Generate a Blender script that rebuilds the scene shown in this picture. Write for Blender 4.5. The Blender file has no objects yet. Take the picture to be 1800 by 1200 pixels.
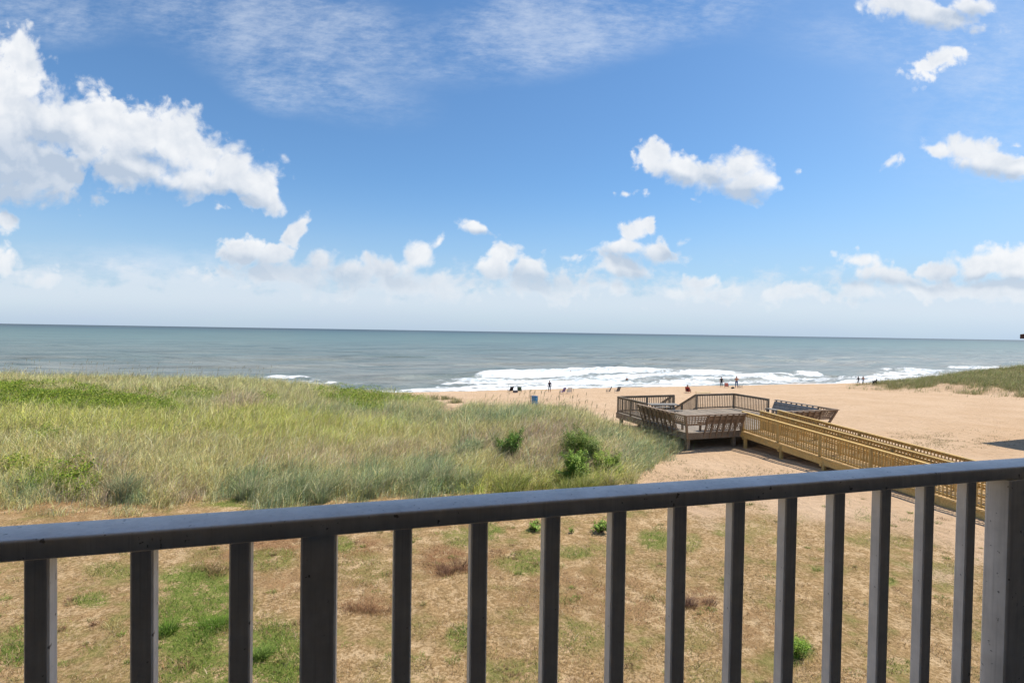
import bpy, math, random
import numpy as np
from mathutils import Vector, Matrix, Euler

random.seed(7)
rng = np.random.default_rng(11)
R = math.radians
SC = bpy.context.scene
COL = SC.collection

# ------------------------------------------------------------------ camera
CZ = 10.0
F = 950.0 / 1800.0
cam_d = bpy.data.cameras.new('camera')
cam_d.sensor_width = 36.0
cam_d.lens = 36.0 * F
cam_d.clip_start = 0.05
cam_d.clip_end = 120000
cam = bpy.data.objects.new('camera', cam_d)
COL.objects.link(cam)
CAM_M = Euler((R(90 - 1.025), 0, 0)).to_matrix() @ Matrix.Rotation(R(0.924), 3, 'Z')
cam.matrix_world = Matrix.Translation((0, 0, CZ)) @ CAM_M.to_4x4()
SC.camera = cam


def ray(x, y):
    """direction of sight through a point of the 1800 x 1200 photograph"""
    d = CAM_M @ Vector(((x - 900) / 950.0, (600 - y) / 950.0, -1))
    return d.normalized()


MINV = np.array(CAM_M.inverted())


def project(X, Y, Z):
    P = MINV @ np.vstack([np.ravel(X), np.ravel(Y), np.ravel(Z) - CZ])
    zz = np.minimum(P[2], -1e-3)
    return (900 + 950 * P[0] / -zz).reshape(np.shape(X)), (600 - 950 * P[1] / -zz).reshape(np.shape(X))


# ------------------------------------------------------------------ noise
def _hash(ix, iy, s):
    h = (ix.astype(np.int64) * 374761393 + iy.astype(np.int64) * 668265263 + s * 974634777) & 0xffffffff
    h = ((h ^ (h >> 13)) * 1274126177) & 0xffffffff
    h = h ^ (h >> 16)
    return (h & 0xffff) / 65535.0


def vnoise(x, y, s=0):
    ix = np.floor(x); iy = np.floor(y)
    fx = x - ix; fy = y - iy
    fx = fx * fx * (3 - 2 * fx); fy = fy * fy * (3 - 2 * fy)
    ix = ix.astype(np.int64); iy = iy.astype(np.int64)
    a = _hash(ix, iy, s); b = _hash(ix + 1, iy, s); c = _hash(ix, iy + 1, s); d = _hash(ix + 1, iy + 1, s)
    return (a + (b - a) * fx) * (1 - fy) + (c + (d - c) * fx) * fy


def fbm(x, y, s=0, o=4):
    x = np.asarray(x, float); y = np.asarray(y, float)
    t = 0; a = 0.5; n = 0
    for k in range(o):
        t = t + a * vnoise(x * 2 ** k + 17.3 * k, y * 2 ** k - 9.1 * k, s + k)
        n += a; a *= 0.5
    return t / n


def sstep(a, b, x):
    t = np.clip((x - a) / (b - a), 0, 1)
    return t * t * (3 - 2 * t)


# ------------------------------------------------------------------ terrain
TH = R(18.6)
UX, UY = math.cos(TH), math.sin(TH)            # along the shore
AX, AY = -math.sin(TH), math.cos(TH)           # out to sea
SHORE = 86.6

T_S = [-1.6, -.947, -.737, -.526, -.442, -.358, -.274, -.21, -.147, -.115, -.09, -.053, 0, .053, .105, .137, .168, .21, .263, .30, .34, .40]
T_F = [18, 18, 18, 18.9, 19, 19.3, 20, 20.4, 20.3, 20.3, 20.2, 20.1, 20.1, 20.3, 20.8, 21.1, 21.6, 22.8, 25, 26.6, 28, 30]
T_C = [40, 40, 40, 41, 42, 43, 44, 45, 44, 40, 36, 34, 33, 32, 31, 30.2, 29.5, 29, 28.8, 28.8, 29, 31]
T_Z = [6.1, 6.05, 5.95, 5.9, 5.6, 5.4, 5.0, 4.6, 4.3, 4.5, 4.95, 5.05, 5.2, 5.35, 5.4, 5.2, 4.8, 4.45, 4.15, 4.0, 3.9, 3.9]
D_S = np.array(T_S)


def dune_tab(S):
    return np.interp(S, D_S, T_F), np.interp(S, D_S, T_C), np.interp(S, D_S, T_Z)


def base_z(W):
    return np.interp(W, [-30, 24, 32, 46, 62, 76, 83, 86.6, 90, 100, 160, 400], [4.0, 4.0, 3.85, 3.3, 2.3, 1.35, .55, 0.0, -.35, -.9, -3, -6])


def terrain(X, Y):
    X = np.asarray(X, float); Y = np.asarray(Y, float)
    W = X * AX + Y * AY
    z = base_z(W)
    land = sstep(86, 78, W)
    z = z + land * ((fbm(X * .12, Y * .12, 3, 3) - .5) * .35 + (fbm(X * .6, Y * .6, 5, 3) - .5) * .10)
    # near dune
    Yc = np.maximum(Y, 4)
    S = X / Yc
    Sn = S + (fbm(X * .35, Y * .35, 9, 2) - .5) * .03
    yf, yc, zc = dune_tab(Sn)
    yf = yf + (fbm(X * .5, Y * .2, 21, 3) - .5) * 1.6
    t = np.clip((Y - yf) / np.maximum(yc - yf, .5), 0, 1)
    up = (1 - (1 - t) ** 2.3) * sstep(0, .12, t)
    back = sstep(12, 0, Y - yc)
    amp = np.maximum(zc - 3.95, 0)
    hum = (fbm(X * .30, Y * .30, 31, 3) - .5) * .5 * np.clip(amp, 0, 1)
    d = np.where(Y < yc, up, back) * (amp + hum * up * sstep(0, .5, 1 - abs(t - .5)))
    d = np.where(Y > yf, d, 0)
    zd = 3.95 + d
    z = np.where((d > 0), np.maximum(z, z * 0 + np.where(Y < yc, np.maximum(z, zd), z + (zd - 3.95))), z)
    # right hand dune near the water
    P = X * UX + Y * UY
    a = np.clip((P + (fbm(X * .15, Y * .15, 44, 3) - .5) * 5 - 74) / 26, 0, 1.3) ** .6 * sstep(66, 55, W) * sstep(22, 34, W)
    z = z + a * (2.45 + (fbm(X * .2, Y * .2, 47, 3) - .5) * .8)
    return z


def terr1(x, y):
    return float(terrain(np.array([x]), np.array([y]))[0])


def ground_at(px, py, off=0.0):
    d = ray(px, py)
    ts = np.arange(5, 260, .08)
    X = d.x * ts; Y = d.y * ts; Z = CZ + d.z * ts
    g = terrain(X, Y) + off
    k = np.argmax(Z < g)
    return Vector((X[k], Y[k], float(g[k]) - off))


# ------------------------------------------------------------------ helpers for objects
def tag(o, label=None, cat=None, group=None, kind=None):
    if label: o['label'] = label
    if cat: o['category'] = cat
    if group: o['group'] = group
    if kind: o['kind'] = kind
    return o


def empty(name, loc, rz=0.0):
    o = bpy.data.objects.new(name, None)
    COL.objects.link(o)
    o.location = loc
    o.rotation_euler = (0, 0, rz)
    o.empty_display_size = .2
    return o


def np_mesh(name, V, faces_flat, loop_tot, mats, smooth=False, attrs=None, parent=None, mat_idx=None):
    me = bpy.data.meshes.new(name)
    V = np.ascontiguousarray(V, dtype=np.float32)
    me.vertices.add(len(V)); me.vertices.foreach_set('co', V.ravel())
    ff = np.ascontiguousarray(faces_flat, dtype=np.int32)
    lt = np.ascontiguousarray(loop_tot, dtype=np.int32)
    ls = np.concatenate([[0], np.cumsum(lt)[:-1]]).astype(np.int32)
    me.loops.add(len(ff)); me.loops.foreach_set('vertex_index', ff)
    me.polygons.add(len(lt)); me.polygons.foreach_set('loop_start', ls)
    if mat_idx is not None:
        me.polygons.foreach_set('material_index', np.ascontiguousarray(mat_idx, dtype=np.int32))
    me.polygons.foreach_set('use_smooth', np.full(len(lt), smooth, dtype=bool))
    for k, (typ, arr) in (attrs or {}).items():
        at = me.attributes.new(k, typ, 'POINT')
        if typ == 'FLOAT_COLOR':
            c = np.ones((len(V), 4), np.float32); c[:, :3] = arr
            at.data.foreach_set('color', c.ravel())
        else:
            at.data.foreach_set('value', np.ascontiguousarray(arr, dtype=np.float32))
    me.update(calc_edges=True)
    me.validate()
    for m in (mats if isinstance(mats, list) else [mats]):
        me.materials.append(m)
    o = bpy.data.objects.new(name, me)
    COL.objects.link(o)
    if parent: o.parent = parent
    return o


class MB:
    """collects boxes, bars and tubes and links them as one mesh object"""
    def __init__(s):
        s.v = []; s.f = []; s.t = []; s.m = []

    def poly(s, vs, fs, tint=None, mi=0):
        n = len(s.v)
        tint = random.random() if tint is None else tint
        s.v += [tuple(v) for v in vs]; s.t += [tint] * len(vs)
        for f in fs:
            s.f.append([n + i for i in f]); s.m.append(mi)
        return s

    def bar(s, p0, p1, w, h, up=(0, 0, 1), bev=0.0, mi=0, tint=None):
        p0 = Vector(p0); p1 = Vector(p1)
        d = (p1 - p0).normalized(); up = Vector(up)
        if abs(d.dot(up)) > .99: up = Vector((0, 1, 0))
        sx = d.cross(up).normalized(); sz = sx.cross(d).normalized()
        b = bev
        if b > 0:
            pr = [(-w / 2 + b, -h / 2), (w / 2 - b, -h / 2), (w / 2, -h / 2 + b), (w / 2, h / 2 - b), (w / 2 - b, h / 2), (-w / 2 + b, h / 2), (-w / 2, h / 2 - b), (-w / 2, -h / 2 + b)]
        else:
            pr = [(-w / 2, -h / 2), (w / 2, -h / 2), (w / 2, h / 2), (-w / 2, h / 2)]
        n = len(pr)
        vs = [p0 + sx * a + sz * c for a, c in pr] + [p1 + sx * a + sz * c for a, c in pr]
        fs = [[i, (i + 1) % n, n + (i + 1) % n, n + i] for i in range(n)] + [list(range(n))[::-1], list(range(n, 2 * n))]
        return s.poly(vs, fs, tint, mi)

    def tube(s, pts, rads, n=8, mi=0, tint=None):
        pts = [Vector(p) for p in pts]
        vs = []; fs = []
        for i, p in enumerate(pts):
            d = (pts[min(i + 1, len(pts) - 1)] - pts[max(i - 1, 0)]).normalized()
            a = d.cross(Vector((.3, .9, .2))).normalized() if abs(d.z) > .9 else d.cross(Vector((0, 0, 1))).normalized()
            b = d.cross(a)
            r = rads[i] if isinstance(rads, (list, tuple)) else rads
            vs += [p + (a * math.cos(2 * math.pi * k / n) + b * math.sin(2 * math.pi * k / n)) * r for k in range(n)]
        for i in range(len(pts) - 1):
            for k in range(n):
                fs.append([i * n + k, i * n + (k + 1) % n, (i + 1) * n + (k + 1) % n, (i + 1) * n + k])
        fs.append(list(range(n))[::-1]); fs.append([(len(pts) - 1) * n + k for k in range(n)])
        return s.poly(vs, fs, tint, mi)

    def build(s, name, mat, parent=None, smooth=False):
        ff = [i for f in s.f for i in f]
        return np_mesh(name, np.array(s.v), ff, [len(f) for f in s.f], mat, smooth, {'tint': ('FLOAT', np.array(s.t))}, parent, s.m)


# ------------------------------------------------------------------ materials
class NT:
    def __init__(s, nt):
        s.nt = nt

    def n(s, typ, **kw):
        nd = s.nt.nodes.new(typ)
        ins = kw.pop('i', {})
        for k, v in kw.items(): setattr(nd, k, v)
        for k, v in ins.items():
            if isinstance(v, bpy.types.NodeSocket): s.nt.links.new(v, nd.inputs[k])
            else: nd.inputs[k].default_value = v
        return nd

    def m(s, op, a, b=None, c=None, clamp=False):
        nd = s.nt.nodes.new('ShaderNodeMath'); nd.operation = op; nd.use_clamp = clamp
        for k, v in enumerate((a, b, c)):
            if v is None: continue
            if isinstance(v, bpy.types.NodeSocket): s.nt.links.new(v, nd.inputs[k])
            else: nd.inputs[k].default_value = v
        return nd.outputs[0]

    def noise(s, vec, scale, detail=4, rough=.55, out='Fac', dist=0.0):
        nd = s.n('ShaderNodeTexNoise', i={'Vector': vec, 'Scale': scale, 'Detail': detail, 'Roughness': rough, 'Distortion': dist})
        return nd.outputs[out]

    def ss(s, x, a, b, lo=0.0, hi=1.0):
        nd = s.n('ShaderNodeMapRange', interpolation_type='SMOOTHSTEP', i={'Value': x, 'From Min': a, 'From Max': b, 'To Min': lo, 'To Max': hi})
        return nd.outputs[0]

    def lin(s, x, a, b, lo=0.0, hi=1.0):
        nd = s.n('ShaderNodeMapRange', i={'Value': x, 'From Min': a, 'From Max': b, 'To Min': lo, 'To Max': hi})
        return nd.outputs[0]

    def mix(s, f, a, b, bt='MIX'):
        nd = s.nt.nodes.new('ShaderNodeMix'); nd.data_type = 'RGBA'; nd.blend_type = bt
        for k, v in ((0, f), (6, a), (7, b)):
            if isinstance(v, bpy.types.NodeSocket): s.nt.links.new(v, nd.inputs[k])
            elif k == 0: nd.inputs[0].default_value = v
            else: nd.inputs[k].default_value = (*v, 1)
        return nd.outputs[2]

    def attr(s, name, out='Fac'):
        return s.n('ShaderNodeAttribute', attribute_name=name).outputs[out]

    def mapping(s, vec, scale=(1, 1, 1), rot=(0, 0, 0), loc=(0, 0, 0)):
        return s.n('ShaderNodeMapping', i={'Vector': vec, 'Scale': scale, 'Rotation': rot, 'Location': loc}).outputs[0]


def new_mat(name):
    m = bpy.data.materials.new(name); m.use_nodes = True
    m.node_tree.nodes.clear()
    t = NT(m.node_tree)
    out = t.n('ShaderNodeOutputMaterial')
    return m, t, out


def finish(t, out, col, rough=.8, bump=None, strength=.3, dist=.01, spec=.3, metal=0.0):
    b = t.n('ShaderNodeBsdfPrincipled', i={'Base Color': col if isinstance(col, bpy.types.NodeSocket) else (*col, 1), 'Roughness': rough, 'Specular IOR Level': spec, 'Metallic': metal})
    if bump is not None:
        bn = t.n('ShaderNodeBump', i={'Height': bump, 'Strength': strength, 'Distance': dist})
        t.nt.links.new(bn.outputs[0], b.inputs['Normal'])
    t.nt.links.new(b.outputs[0], out.inputs[0])
    return b


def wood_mat(name, c0, c1, c2, grain=30, rough=.8):
    m, t, out = new_mat(name)
    tc = t.n('ShaderNodeTexCoord').outputs['Object']
    tint = t.attr('tint')
    off = t.n('ShaderNodeCombineXYZ', i={0: t.m('MULTIPLY', tint, 37.0), 1: t.m('MULTIPLY', tint, 19.0), 2: 0.0}).outputs[0]
    v = t.n('ShaderNodeVectorMath', operation='ADD', i={0: tc, 1: off}).outputs[0]
    g = t.noise(v, grain, 5, .65)
    big = t.noise(v, 2.2, 3, .6)
    c = t.mix(t.ss(g, .35, .65), c0, c1)
    c = t.mix(t.m('MULTIPLY', t.ss(big, .45, .75), .7), c, c2)
    k = t.lin(tint, 0, 1, .78, 1.18)
    c = t.mix(1.0, c, t.n('ShaderNodeCombineXYZ', i={0: k, 1: k, 2: k}).outputs[0], 'MULTIPLY')
    finish(t, out, c, rough, g, .35, .004, .25)
    return m


def plain_mat(name, c0, rough=.6, var=.2, scale=9, spec=.3, bump=.1, metal=0.0):
    m, t, out = new_mat(name)
    tc = t.n('ShaderNodeTexCoord').outputs['Object']
    g = t.noise(tc, scale, 4, .6)
    k = t.lin(g, .3, .7, 1 - var, 1 + var)
    c = t.mix(1.0, c0, t.n('ShaderNodeCombineXYZ', i={0: k, 1: k, 2: k}).outputs[0], 'MULTIPLY')
    finish(t, out, c, rough, g, bump, .01, spec, metal)
    return m


M = {}
M['old_wood'] = wood_mat('weathered_wood', (.19, .145, .10), (.30, .235, .165), (.36, .32, .26))
M['bench_wood'] = wood_mat('bench_wood', (.21, .15, .10), (.32, .23, .16), (.38, .31, .25))
M['grey_wood'] = wood_mat('grey_wood', (.23, .215, .19), (.33, .31, .285), (.19, .17, .15))
M['deck_boards'] = wood_mat('deck_boards', (.25, .205, .155), (.34, .285, .225), (.19, .16, .125))
M['new_wood'] = wood_mat('treated_pine', (.50, .315, .105), (.66, .46, .18), (.44, .33, .16), 22)
M['new_boards'] = wood_mat('treated_boards', (.46, .31, .15), (.58, .41, .21), (.36, .25, .12), 22)


def rail_paint(name, c):
    m, t, out = new_mat(name)
    tc = t.n('ShaderNodeTexCoord').outputs['Object']
    n1 = t.noise(tc, 7, 5, .65)
    st = t.mapping(tc, (60, 60, 6))
    n2 = t.noise(st, 1.0, 4, .6)
    spots = t.noise(tc, 55, 2, .5)
    n3 = t.noise(t.mapping(tc, loc=(3, 7, 1)), 3.0, 3, .6)
    k = t.m('ADD', t.lin(n1, .3, .7, .82, 1.14), t.lin(n2, .3, .7, -.09, .09))
    cc = t.mix(1.0, c, t.n('ShaderNodeCombineXYZ', i={0: k, 1: k, 2: k}).outputs[0], 'MULTIPLY')
    cc = t.mix(t.m('MULTIPLY', t.ss(spots, .69, .74), .75), cc, (.035, .03, .028))
    cc = t.mix(t.m('MULTIPLY', t.ss(n3, .50, .68), .45), cc, tuple(x * .55 for x in c))
    chip = t.noise(t.mapping(tc, (26, 26, 9), loc=(1, 5, 2)), 1.0, 6, .75)
    cc = t.mix(t.m('MULTIPLY', t.ss(chip, .66, .70), .8), cc, (.16, .12, .09))
    run = t.noise(t.mapping(tc, (90, 90, 1.6), loc=(9, 2, 4)), 1.0, 3, .6)
    cc = t.mix(t.m('MULTIPLY', t.ss(run, .56, .72), .35), cc, tuple(x * .5 for x in c))
    h = t.m('ADD', t.m('MULTIPLY', n2, .6), t.m('MULTIPLY', spots, .4))
    finish(t, out, cc, .42, h, .22, .004, .5)
    return m


M['rail_paint'] = rail_paint('grey_rail_paint', (.79, .76, .73))
M['house_wall'] = plain_mat('house_wall', (.055, .055, .055), .9, .15, 3)
M['floor_dark'] = plain_mat('floor_dark', (.12, .11, .10), .9, .2, 5)
M['ceiling'] = plain_mat('ceiling_board', (.62, .60, .57), .9, .1, 3)
M['roof_brown'] = plain_mat('roof_brown', (.075, .035, .025), .8, .3, 8)
M['siding'] = plain_mat('siding_brown', (.12, .08, .06), .8, .2, 4)
M['barrel'] = plain_mat('barrel_blue', (.035, .20, .42), .5, .3, 6)
M['barrel_dark'] = plain_mat('barrel_rim', (.02, .08, .2), .5, .3, 6)


# ------------------------------------------------------------------ sun direction, world
SUN_EL, SUN_AZ = R(61), R(20)      # azimuth measured from +X towards +Y
sd = Vector((math.cos(SUN_EL) * math.cos(SUN_AZ), math.cos(SUN_EL) * math.sin(SUN_AZ), math.sin(SUN_EL)))
sun_d = bpy.data.lights.new('sun', 'SUN')
sun_d.energy = 4.2; sun_d.angle = R(.55); sun_d.color = (1.0, .93, .82)
sun = bpy.data.objects.new('sun', sun_d)
COL.objects.link(sun)
sun.rotation_euler = (-sd).to_track_quat('-Z', 'Y').to_euler()
sun.location = (20, 10, 60)

# clouds: centre x, y, half axes, turn (degrees), strength; read off the photograph as directions of the sky
CLOUDS = [
    (35, 105, 46, 46, 0, 1), (12, 160, 75, 70, 0, 1), (75, 215, 100, 62, 0, 1), (0, 240, 95, 80, 0, 1), (150, 228, 95, 60, 0, 1),
    (235, 238, 72, 60, 0, 1), (295, 235, 62, 52, 0, 1), (350, 272, 92, 50, 20, 1), (412, 298, 72, 42, 25, 1), (447, 322, 48, 40, 30, 1),
    (465, 350, 42, 22, 20, 1), (335, 312, 80, 34, 10, 1), (220, 288, 95, 44, 10, 1), (45, 290, 120, 62, 8, 1), (40, 335, 110, 34, 0, .95),
    (497, 272, 14, 8, 30, .45), (8, 390, 26, 18, 10, 1), (8, 462, 30, 18, 10, .8), (78, 495, 34, 20, 0, .6),
    (430, 440, 44, 27, 0, 1), (480, 445, 44, 20, -20, 1), (524, 402, 34, 13, -48, 1), (560, 458, 30, 20, 0, 1), (500, 478, 110, 26, 0, 1),
    (610, 482, 62, 20, 0, 1), (680, 474, 60, 24, 0, 1), (738, 452, 30, 20, 0, 1), (764, 434, 20, 7, -65, .6), (720, 500, 150, 28, 0, .8),
    (838, 403, 33, 13, 10, .75), (884, 448, 33, 20, 0, 1), (868, 474, 38, 24, 0, 1), (935, 480, 46, 22, 0, 1), (995, 455, 38, 14, 15, .6),
    (1122, 402, 30, 22, 0, 1), (1148, 395, 10, 20, -10, 1), (1095, 433, 52, 13, -10, 1), (1155, 440, 48, 22, 10, 1), (1095, 470, 50, 26, 0, 1),
    (1230, 496, 34, 12, -5, .9), (1215, 510, 60, 14, 0, .8), (980, 505, 150, 24, 0, .7),
    (1150, 276, 44, 28, 10, 1), (1195, 300, 62, 26, 20, 1), (1240, 320, 62, 24, 8, 1), (1298, 298, 42, 40, 0, 1), (1332, 322, 42, 27, 10, 1),
    (1298, 336, 52, 22, 0, 1), (1102, 338, 20, 8, 0, .5), (1142, 334, 24, 7, 0, .4), (1215, 352, 24, 6, 25, .5),
    (1390, 296, 13, 7, -10, .4), (1562, 284, 22, 16, -45, .62), (1650, 260, 34, 14, 12, 1), (1708, 264, 46, 22, 8, 1), (1745, 285, 60, 22, 12, 1),
    (1795, 298, 50, 20, 12, 1), (1790, 255, 28, 8, 0, .5),
    (1590, 5, 80, 22, 0, .9), (1650, 28, 85, 26, 5, .95), (1700, 12, 50, 24, 0, .9), (1636, 118, 54, 22, -18, .6), (1680, 98, 34, 14, 10, .55),
    (1502, 436, 16, 11, 0, .6), (1515, 458, 48, 16, 5, 1), (1560, 482, 72, 18, 10, 1), (1520, 512, 52, 20, 0, 1), (1655, 474, 38, 15, 0, 1),
    (1735, 458, 52, 24, -5, 1), (1790, 462, 56, 34, 0, 1), (1660, 508, 100, 20, 0, .9), (1770, 505, 90, 30, 0, 1), (1420, 520, 110, 16, 0, .7),
    (1290, 515, 40, 14, 0, .8),
]


def sky_g(x, y):
    d = ray(x, y)
    return d.x / d.y, d.z / d.y


world = bpy.data.worlds.new('World'); SC.world = world; world.use_nodes = True
wt = world.node_tree; wt.nodes.clear()


w = NT(wt)
gen = w.n('ShaderNodeTexCoord').outputs['Generated']
nrm = w.n('ShaderNodeVectorMath', operation='NORMALIZE', i={0: gen}).outputs[0]
sep = w.n('ShaderNodeSeparateXYZ', i={0: nrm})
dx, dy, dz = sep.outputs
K = 10.0    # the world strength is 0.1


def sky_base(t, dz, simple=False):
    sky = t.n('ShaderNodeTexSky', sky_type='NISHITA')
    sky.sun_disc = False
    sky.sun_elevation = SUN_EL
    sky.sun_rotation = R(90) - SUN_AZ
    sky.air_density = 1.0; sky.dust_density = .3; sky.ozone_density = 1.6; sky.altitude = 0
    c = t.mix(1.0, sky.outputs[0], (.72, 1.0, 1.2), 'MULTIPLY')
    hz = t.ss(dz, -.02, .30, 1.0, 0.0)
    hz = t.m('POWER', hz, 1.5)
    return c, hz


def ellipses(t, P, L, carry, k=.12, grow=1.22, floor=-.6, z0=None):
    acc = z0
    for (cx, cy, rx, ry, rot, st) in L:
        gx, gz = sky_g(cx, cy)
        # the running maximum rides along in z (divided away by the huge scale) so that the nodes are evaluated one ellipse after another
        lc = t.n('ShaderNodeCombineXYZ', i={0: gx, 1: gz, 2: acc if acc is not None else carry}).outputs[0]
        mp = t.n('ShaderNodeMapping', vector_type='TEXTURE', i={'Vector': P, 'Location': lc, 'Rotation': (0, 0, -R(rot)), 'Scale': (rx / 950 * grow, ry / 950 * grow, 1e6)})
        ln = t.n('ShaderNodeVectorMath', operation='LENGTH', i={0: mp.outputs[0]}).outputs['Value']
        v = t.m('MULTIPLY_ADD', ln, -st, st)
        acc = t.m('SMOOTH_MAX', acc if acc is not None else floor, v, k)
    return acc


GREY = [(60, 325, 130, 50, 0, 1), (190, 315, 80, 22, 5, .8), (300, 335, 90, 14, 10, .7), (420, 350, 60, 12, 18, .6), (0, 300, 60, 60, 0, .7), (90, 250, 60, 22, 10, .45), (260, 275, 60, 14, 10, .4),
        (1190, 325, 60, 12, 20, .8), (1290, 352, 60, 12, 0, .8), (1240, 330, 30, 10, 0, .4), (1750, 308, 70, 10, 12, .7), (480, 470, 90, 22, 0, .5), (600, 492, 120, 16, 0, .5),
        (1130, 455, 60, 14, 0, .5), (1100, 492, 50, 12, 0, .6), (920, 495, 80, 14, 0, .6), (1640, 50, 80, 14, 5, .7), (1700, 30, 40, 12, 0, .5), (1560, 496, 100, 8, 0, .5), (1740, 490, 120, 10, 0, .5), (840, 412, 26, 6, 6, .7)]
CIRRUS = [(480, 40, 300, 75, 10, 1.0), (540, 130, 190, 60, 15, .7), (980, 45, 230, 75, -12, 1.1), (1150, 20, 220, 60, -8, .75), (60, 30, 160, 50, 0, .7),
          (750, 130, 110, 16, -8, .5), (250, 470, 420, 40, 0, .5), (1650, 60, 260, 60, 0, .5), (1760, 130, 200, 200, 0, .4), (470, 150, 75, 40, 20, .9)]


def cloudy(x0, x1):
    """background shader of the part of the sky between two columns of directions"""
    def near(L, m):
        out = []
        for e in L:
            ext = (max(e[2], e[3]) * m + 40) / 950
            gx, gz = sky_g(e[0], e[1])
            if gx + ext > x0 and gx - ext < x1: out.append(e)
        return out
    yy = w.m('MAXIMUM', dy, .12)
    px = w.m('DIVIDE', dx, yy); pz = w.m('DIVIDE', dz, yy)
    Pg = w.n('ShaderNodeCombineXYZ', i={0: px, 1: pz, 2: 0.0}).outputs[0]
    skyc, hz = sky_base(w, dz)
    hn = w.noise(w.mapping(Pg, (1.0, 5, 1)), 3.0, 4, .6)
    hz = w.m('MULTIPLY', hz, w.lin(hn, .3, .7, .85, 1.08))
    c = w.mix(w.m('MULTIPLY', hz, .92, clamp=True), skyc, (.40 * K, .50 * K, .635 * K))
    # brighter veil of air to the right, towards the sun
    c = w.mix(w.m('MULTIPLY', w.ss(px, .2, 1.3), .30), c, (.46 * K, .61 * K, .82 * K))
    # thin high cloud
    ci = w.noise(w.mapping(Pg, (1.9, 2.9, 1), (0, 0, R(-20))), 2.2, 7, .60, dist=.3)
    ci2 = w.noise(w.mapping(Pg, (3, 9, 1), (0, 0, R(20)), (4, 2, 0)), 9.0, 6, .72)
    L = near(CIRRUS, 1.3)
    if L:
        cm = ellipses(w, Pg, L, ci2, .15, 1.35, -.2)
        cs = w.m('ADD', w.m('MULTIPLY', ci, .62), w.m('MULTIPLY', ci2, .38))
        cirrus = w.m('MULTIPLY', w.ss(cm, -.05, .55), w.ss(cs, .36, .72), clamp=True)
        c = w.mix(w.m('MULTIPLY', cirrus, .52), c, (.68 * K, .73 * K, .80 * K))
    # soft bank of distant cloud low over the water
    bn = w.noise(w.mapping(Pg, (1, 1.6, 1)), 12.0, 7, .62)
    bk = w.m('MULTIPLY', w.ss(pz, -.01, .02, .35, 1.0), w.ss(w.m('ADD', pz, w.m('MULTIPLY', bn, -.20)), .018, -.030))
    c = w.mix(w.m('MULTIPLY', bk, w.ss(pz, .0, .06, .12, .62)), c, (.64 * K, .69 * K, .75 * K))
    # cumulus
    wob = w.noise(Pg, 8.0, 2, .5, 'Color')
    wob = w.n('ShaderNodeVectorMath', operation='SUBTRACT', i={0: wob, 1: (.5, .5, .5)}).outputs[0]
    wob = w.n('ShaderNodeVectorMath', operation='SCALE', i={0: wob, 'Scale': .05}).outputs[0]
    Pw = w.n('ShaderNodeVectorMath', operation='ADD', i={0: Pg, 1: wob}).outputs[0]
    acc = ellipses(w, Pw, near(CLOUDS, 2.2), c, .28, 1.44, -.6)
    Poff = w.n('ShaderNodeVectorMath', operation='ADD', i={0: Pg, 1: (.006, .013, 0)}).outputs[0]

    def detail(P):
        n1 = w.noise(P, 11.0, 8, .62)
        v1 = w.n('ShaderNodeTexVoronoi', feature='SMOOTH_F1', i={'Vector': P, 'Scale': 24.0, 'Detail': 2.0, 'Roughness': .55, 'Smoothness': .35}).outputs['Distance']
        n3 = w.noise(P, 36.0, 6, .68)
        return w.m('ADD', w.m('ADD', w.m('MULTIPLY_ADD', n1, 1.25, -.60), w.m('MULTIPLY_ADD', n3, .9, -.45)), w.m('MULTIPLY_ADD', v1, -.62, .36))
    d0 = detail(Pw)
    Pw2 = w.n('ShaderNodeVectorMath', operation='ADD', i={0: Pw, 1: (.007, .015, 0)}).outputs[0]
    s0 = w.noise(Pw, 10.0, 5, .50); s1 = w.noise(Pw2, 10.0, 5, .50)
    edge = w.m('SUBTRACT', 1.0, w.m('MULTIPLY', w.ss(acc, .3, .9), .35))
    D0 = w.m('ADD', acc, w.m('MULTIPLY', d0, edge))
    soft = w.noise(Pg, 5.0, 3, .5)
    gr = ellipses(w, Pw, near(GREY, 1.5), D0, .2, 1.5, -.2)
    gr = w.ss(gr, -.2, .5)
    wid = w.m('ADD', w.lin(soft, .35, .65, .26, .60), w.m('MULTIPLY', gr, .14))
    alpha = w.ss(D0, -.06, wid)
    alpha = w.m('MULTIPLY', alpha, w.m('MULTIPLY_ADD', gr, -.06, 1.0))
    sh = w.m('MULTIPLY', w.ss(w.m('SUBTRACT', s1, s0), -.10, .19), w.ss(D0, .05, .45))
    bign = w.ss(w.noise(Pw, 8.0, 5, .6), .40, .62)
    shade = w.m('ADD', w.m('MULTIPLY', gr, w.m('MULTIPLY_ADD', sh, .5, .68)), w.m('ADD', w.m('MULTIPLY', sh, .50), w.m('MULTIPLY', bign, .20)), clamp=True)
    cc = w.mix(shade, (.79 * K, .80 * K, .815 * K), (.43 * K, .50 * K, .60 * K))
    lowf = w.ss(pz, .0, .20, 1.0, 0.0)
    cc = w.mix(w.m('MULTIPLY', lowf, .45), cc, (.62 * K, .67 * K, .72 * K))
    alpha = w.m('MULTIPLY', alpha, w.ss(pz, .0, .13, .15, 1.0))
    c = w.mix(w.m('MULTIPLY', alpha, .97, clamp=True), c, cc)
    return w.n('ShaderNodeBackground', i={'Color': c, 'Strength': .1}).outputs[0]


def mixsh(f, a, b):
    return w.n('ShaderNodeMixShader', i={0: f, 1: a, 2: b}).outputs[0]


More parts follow.
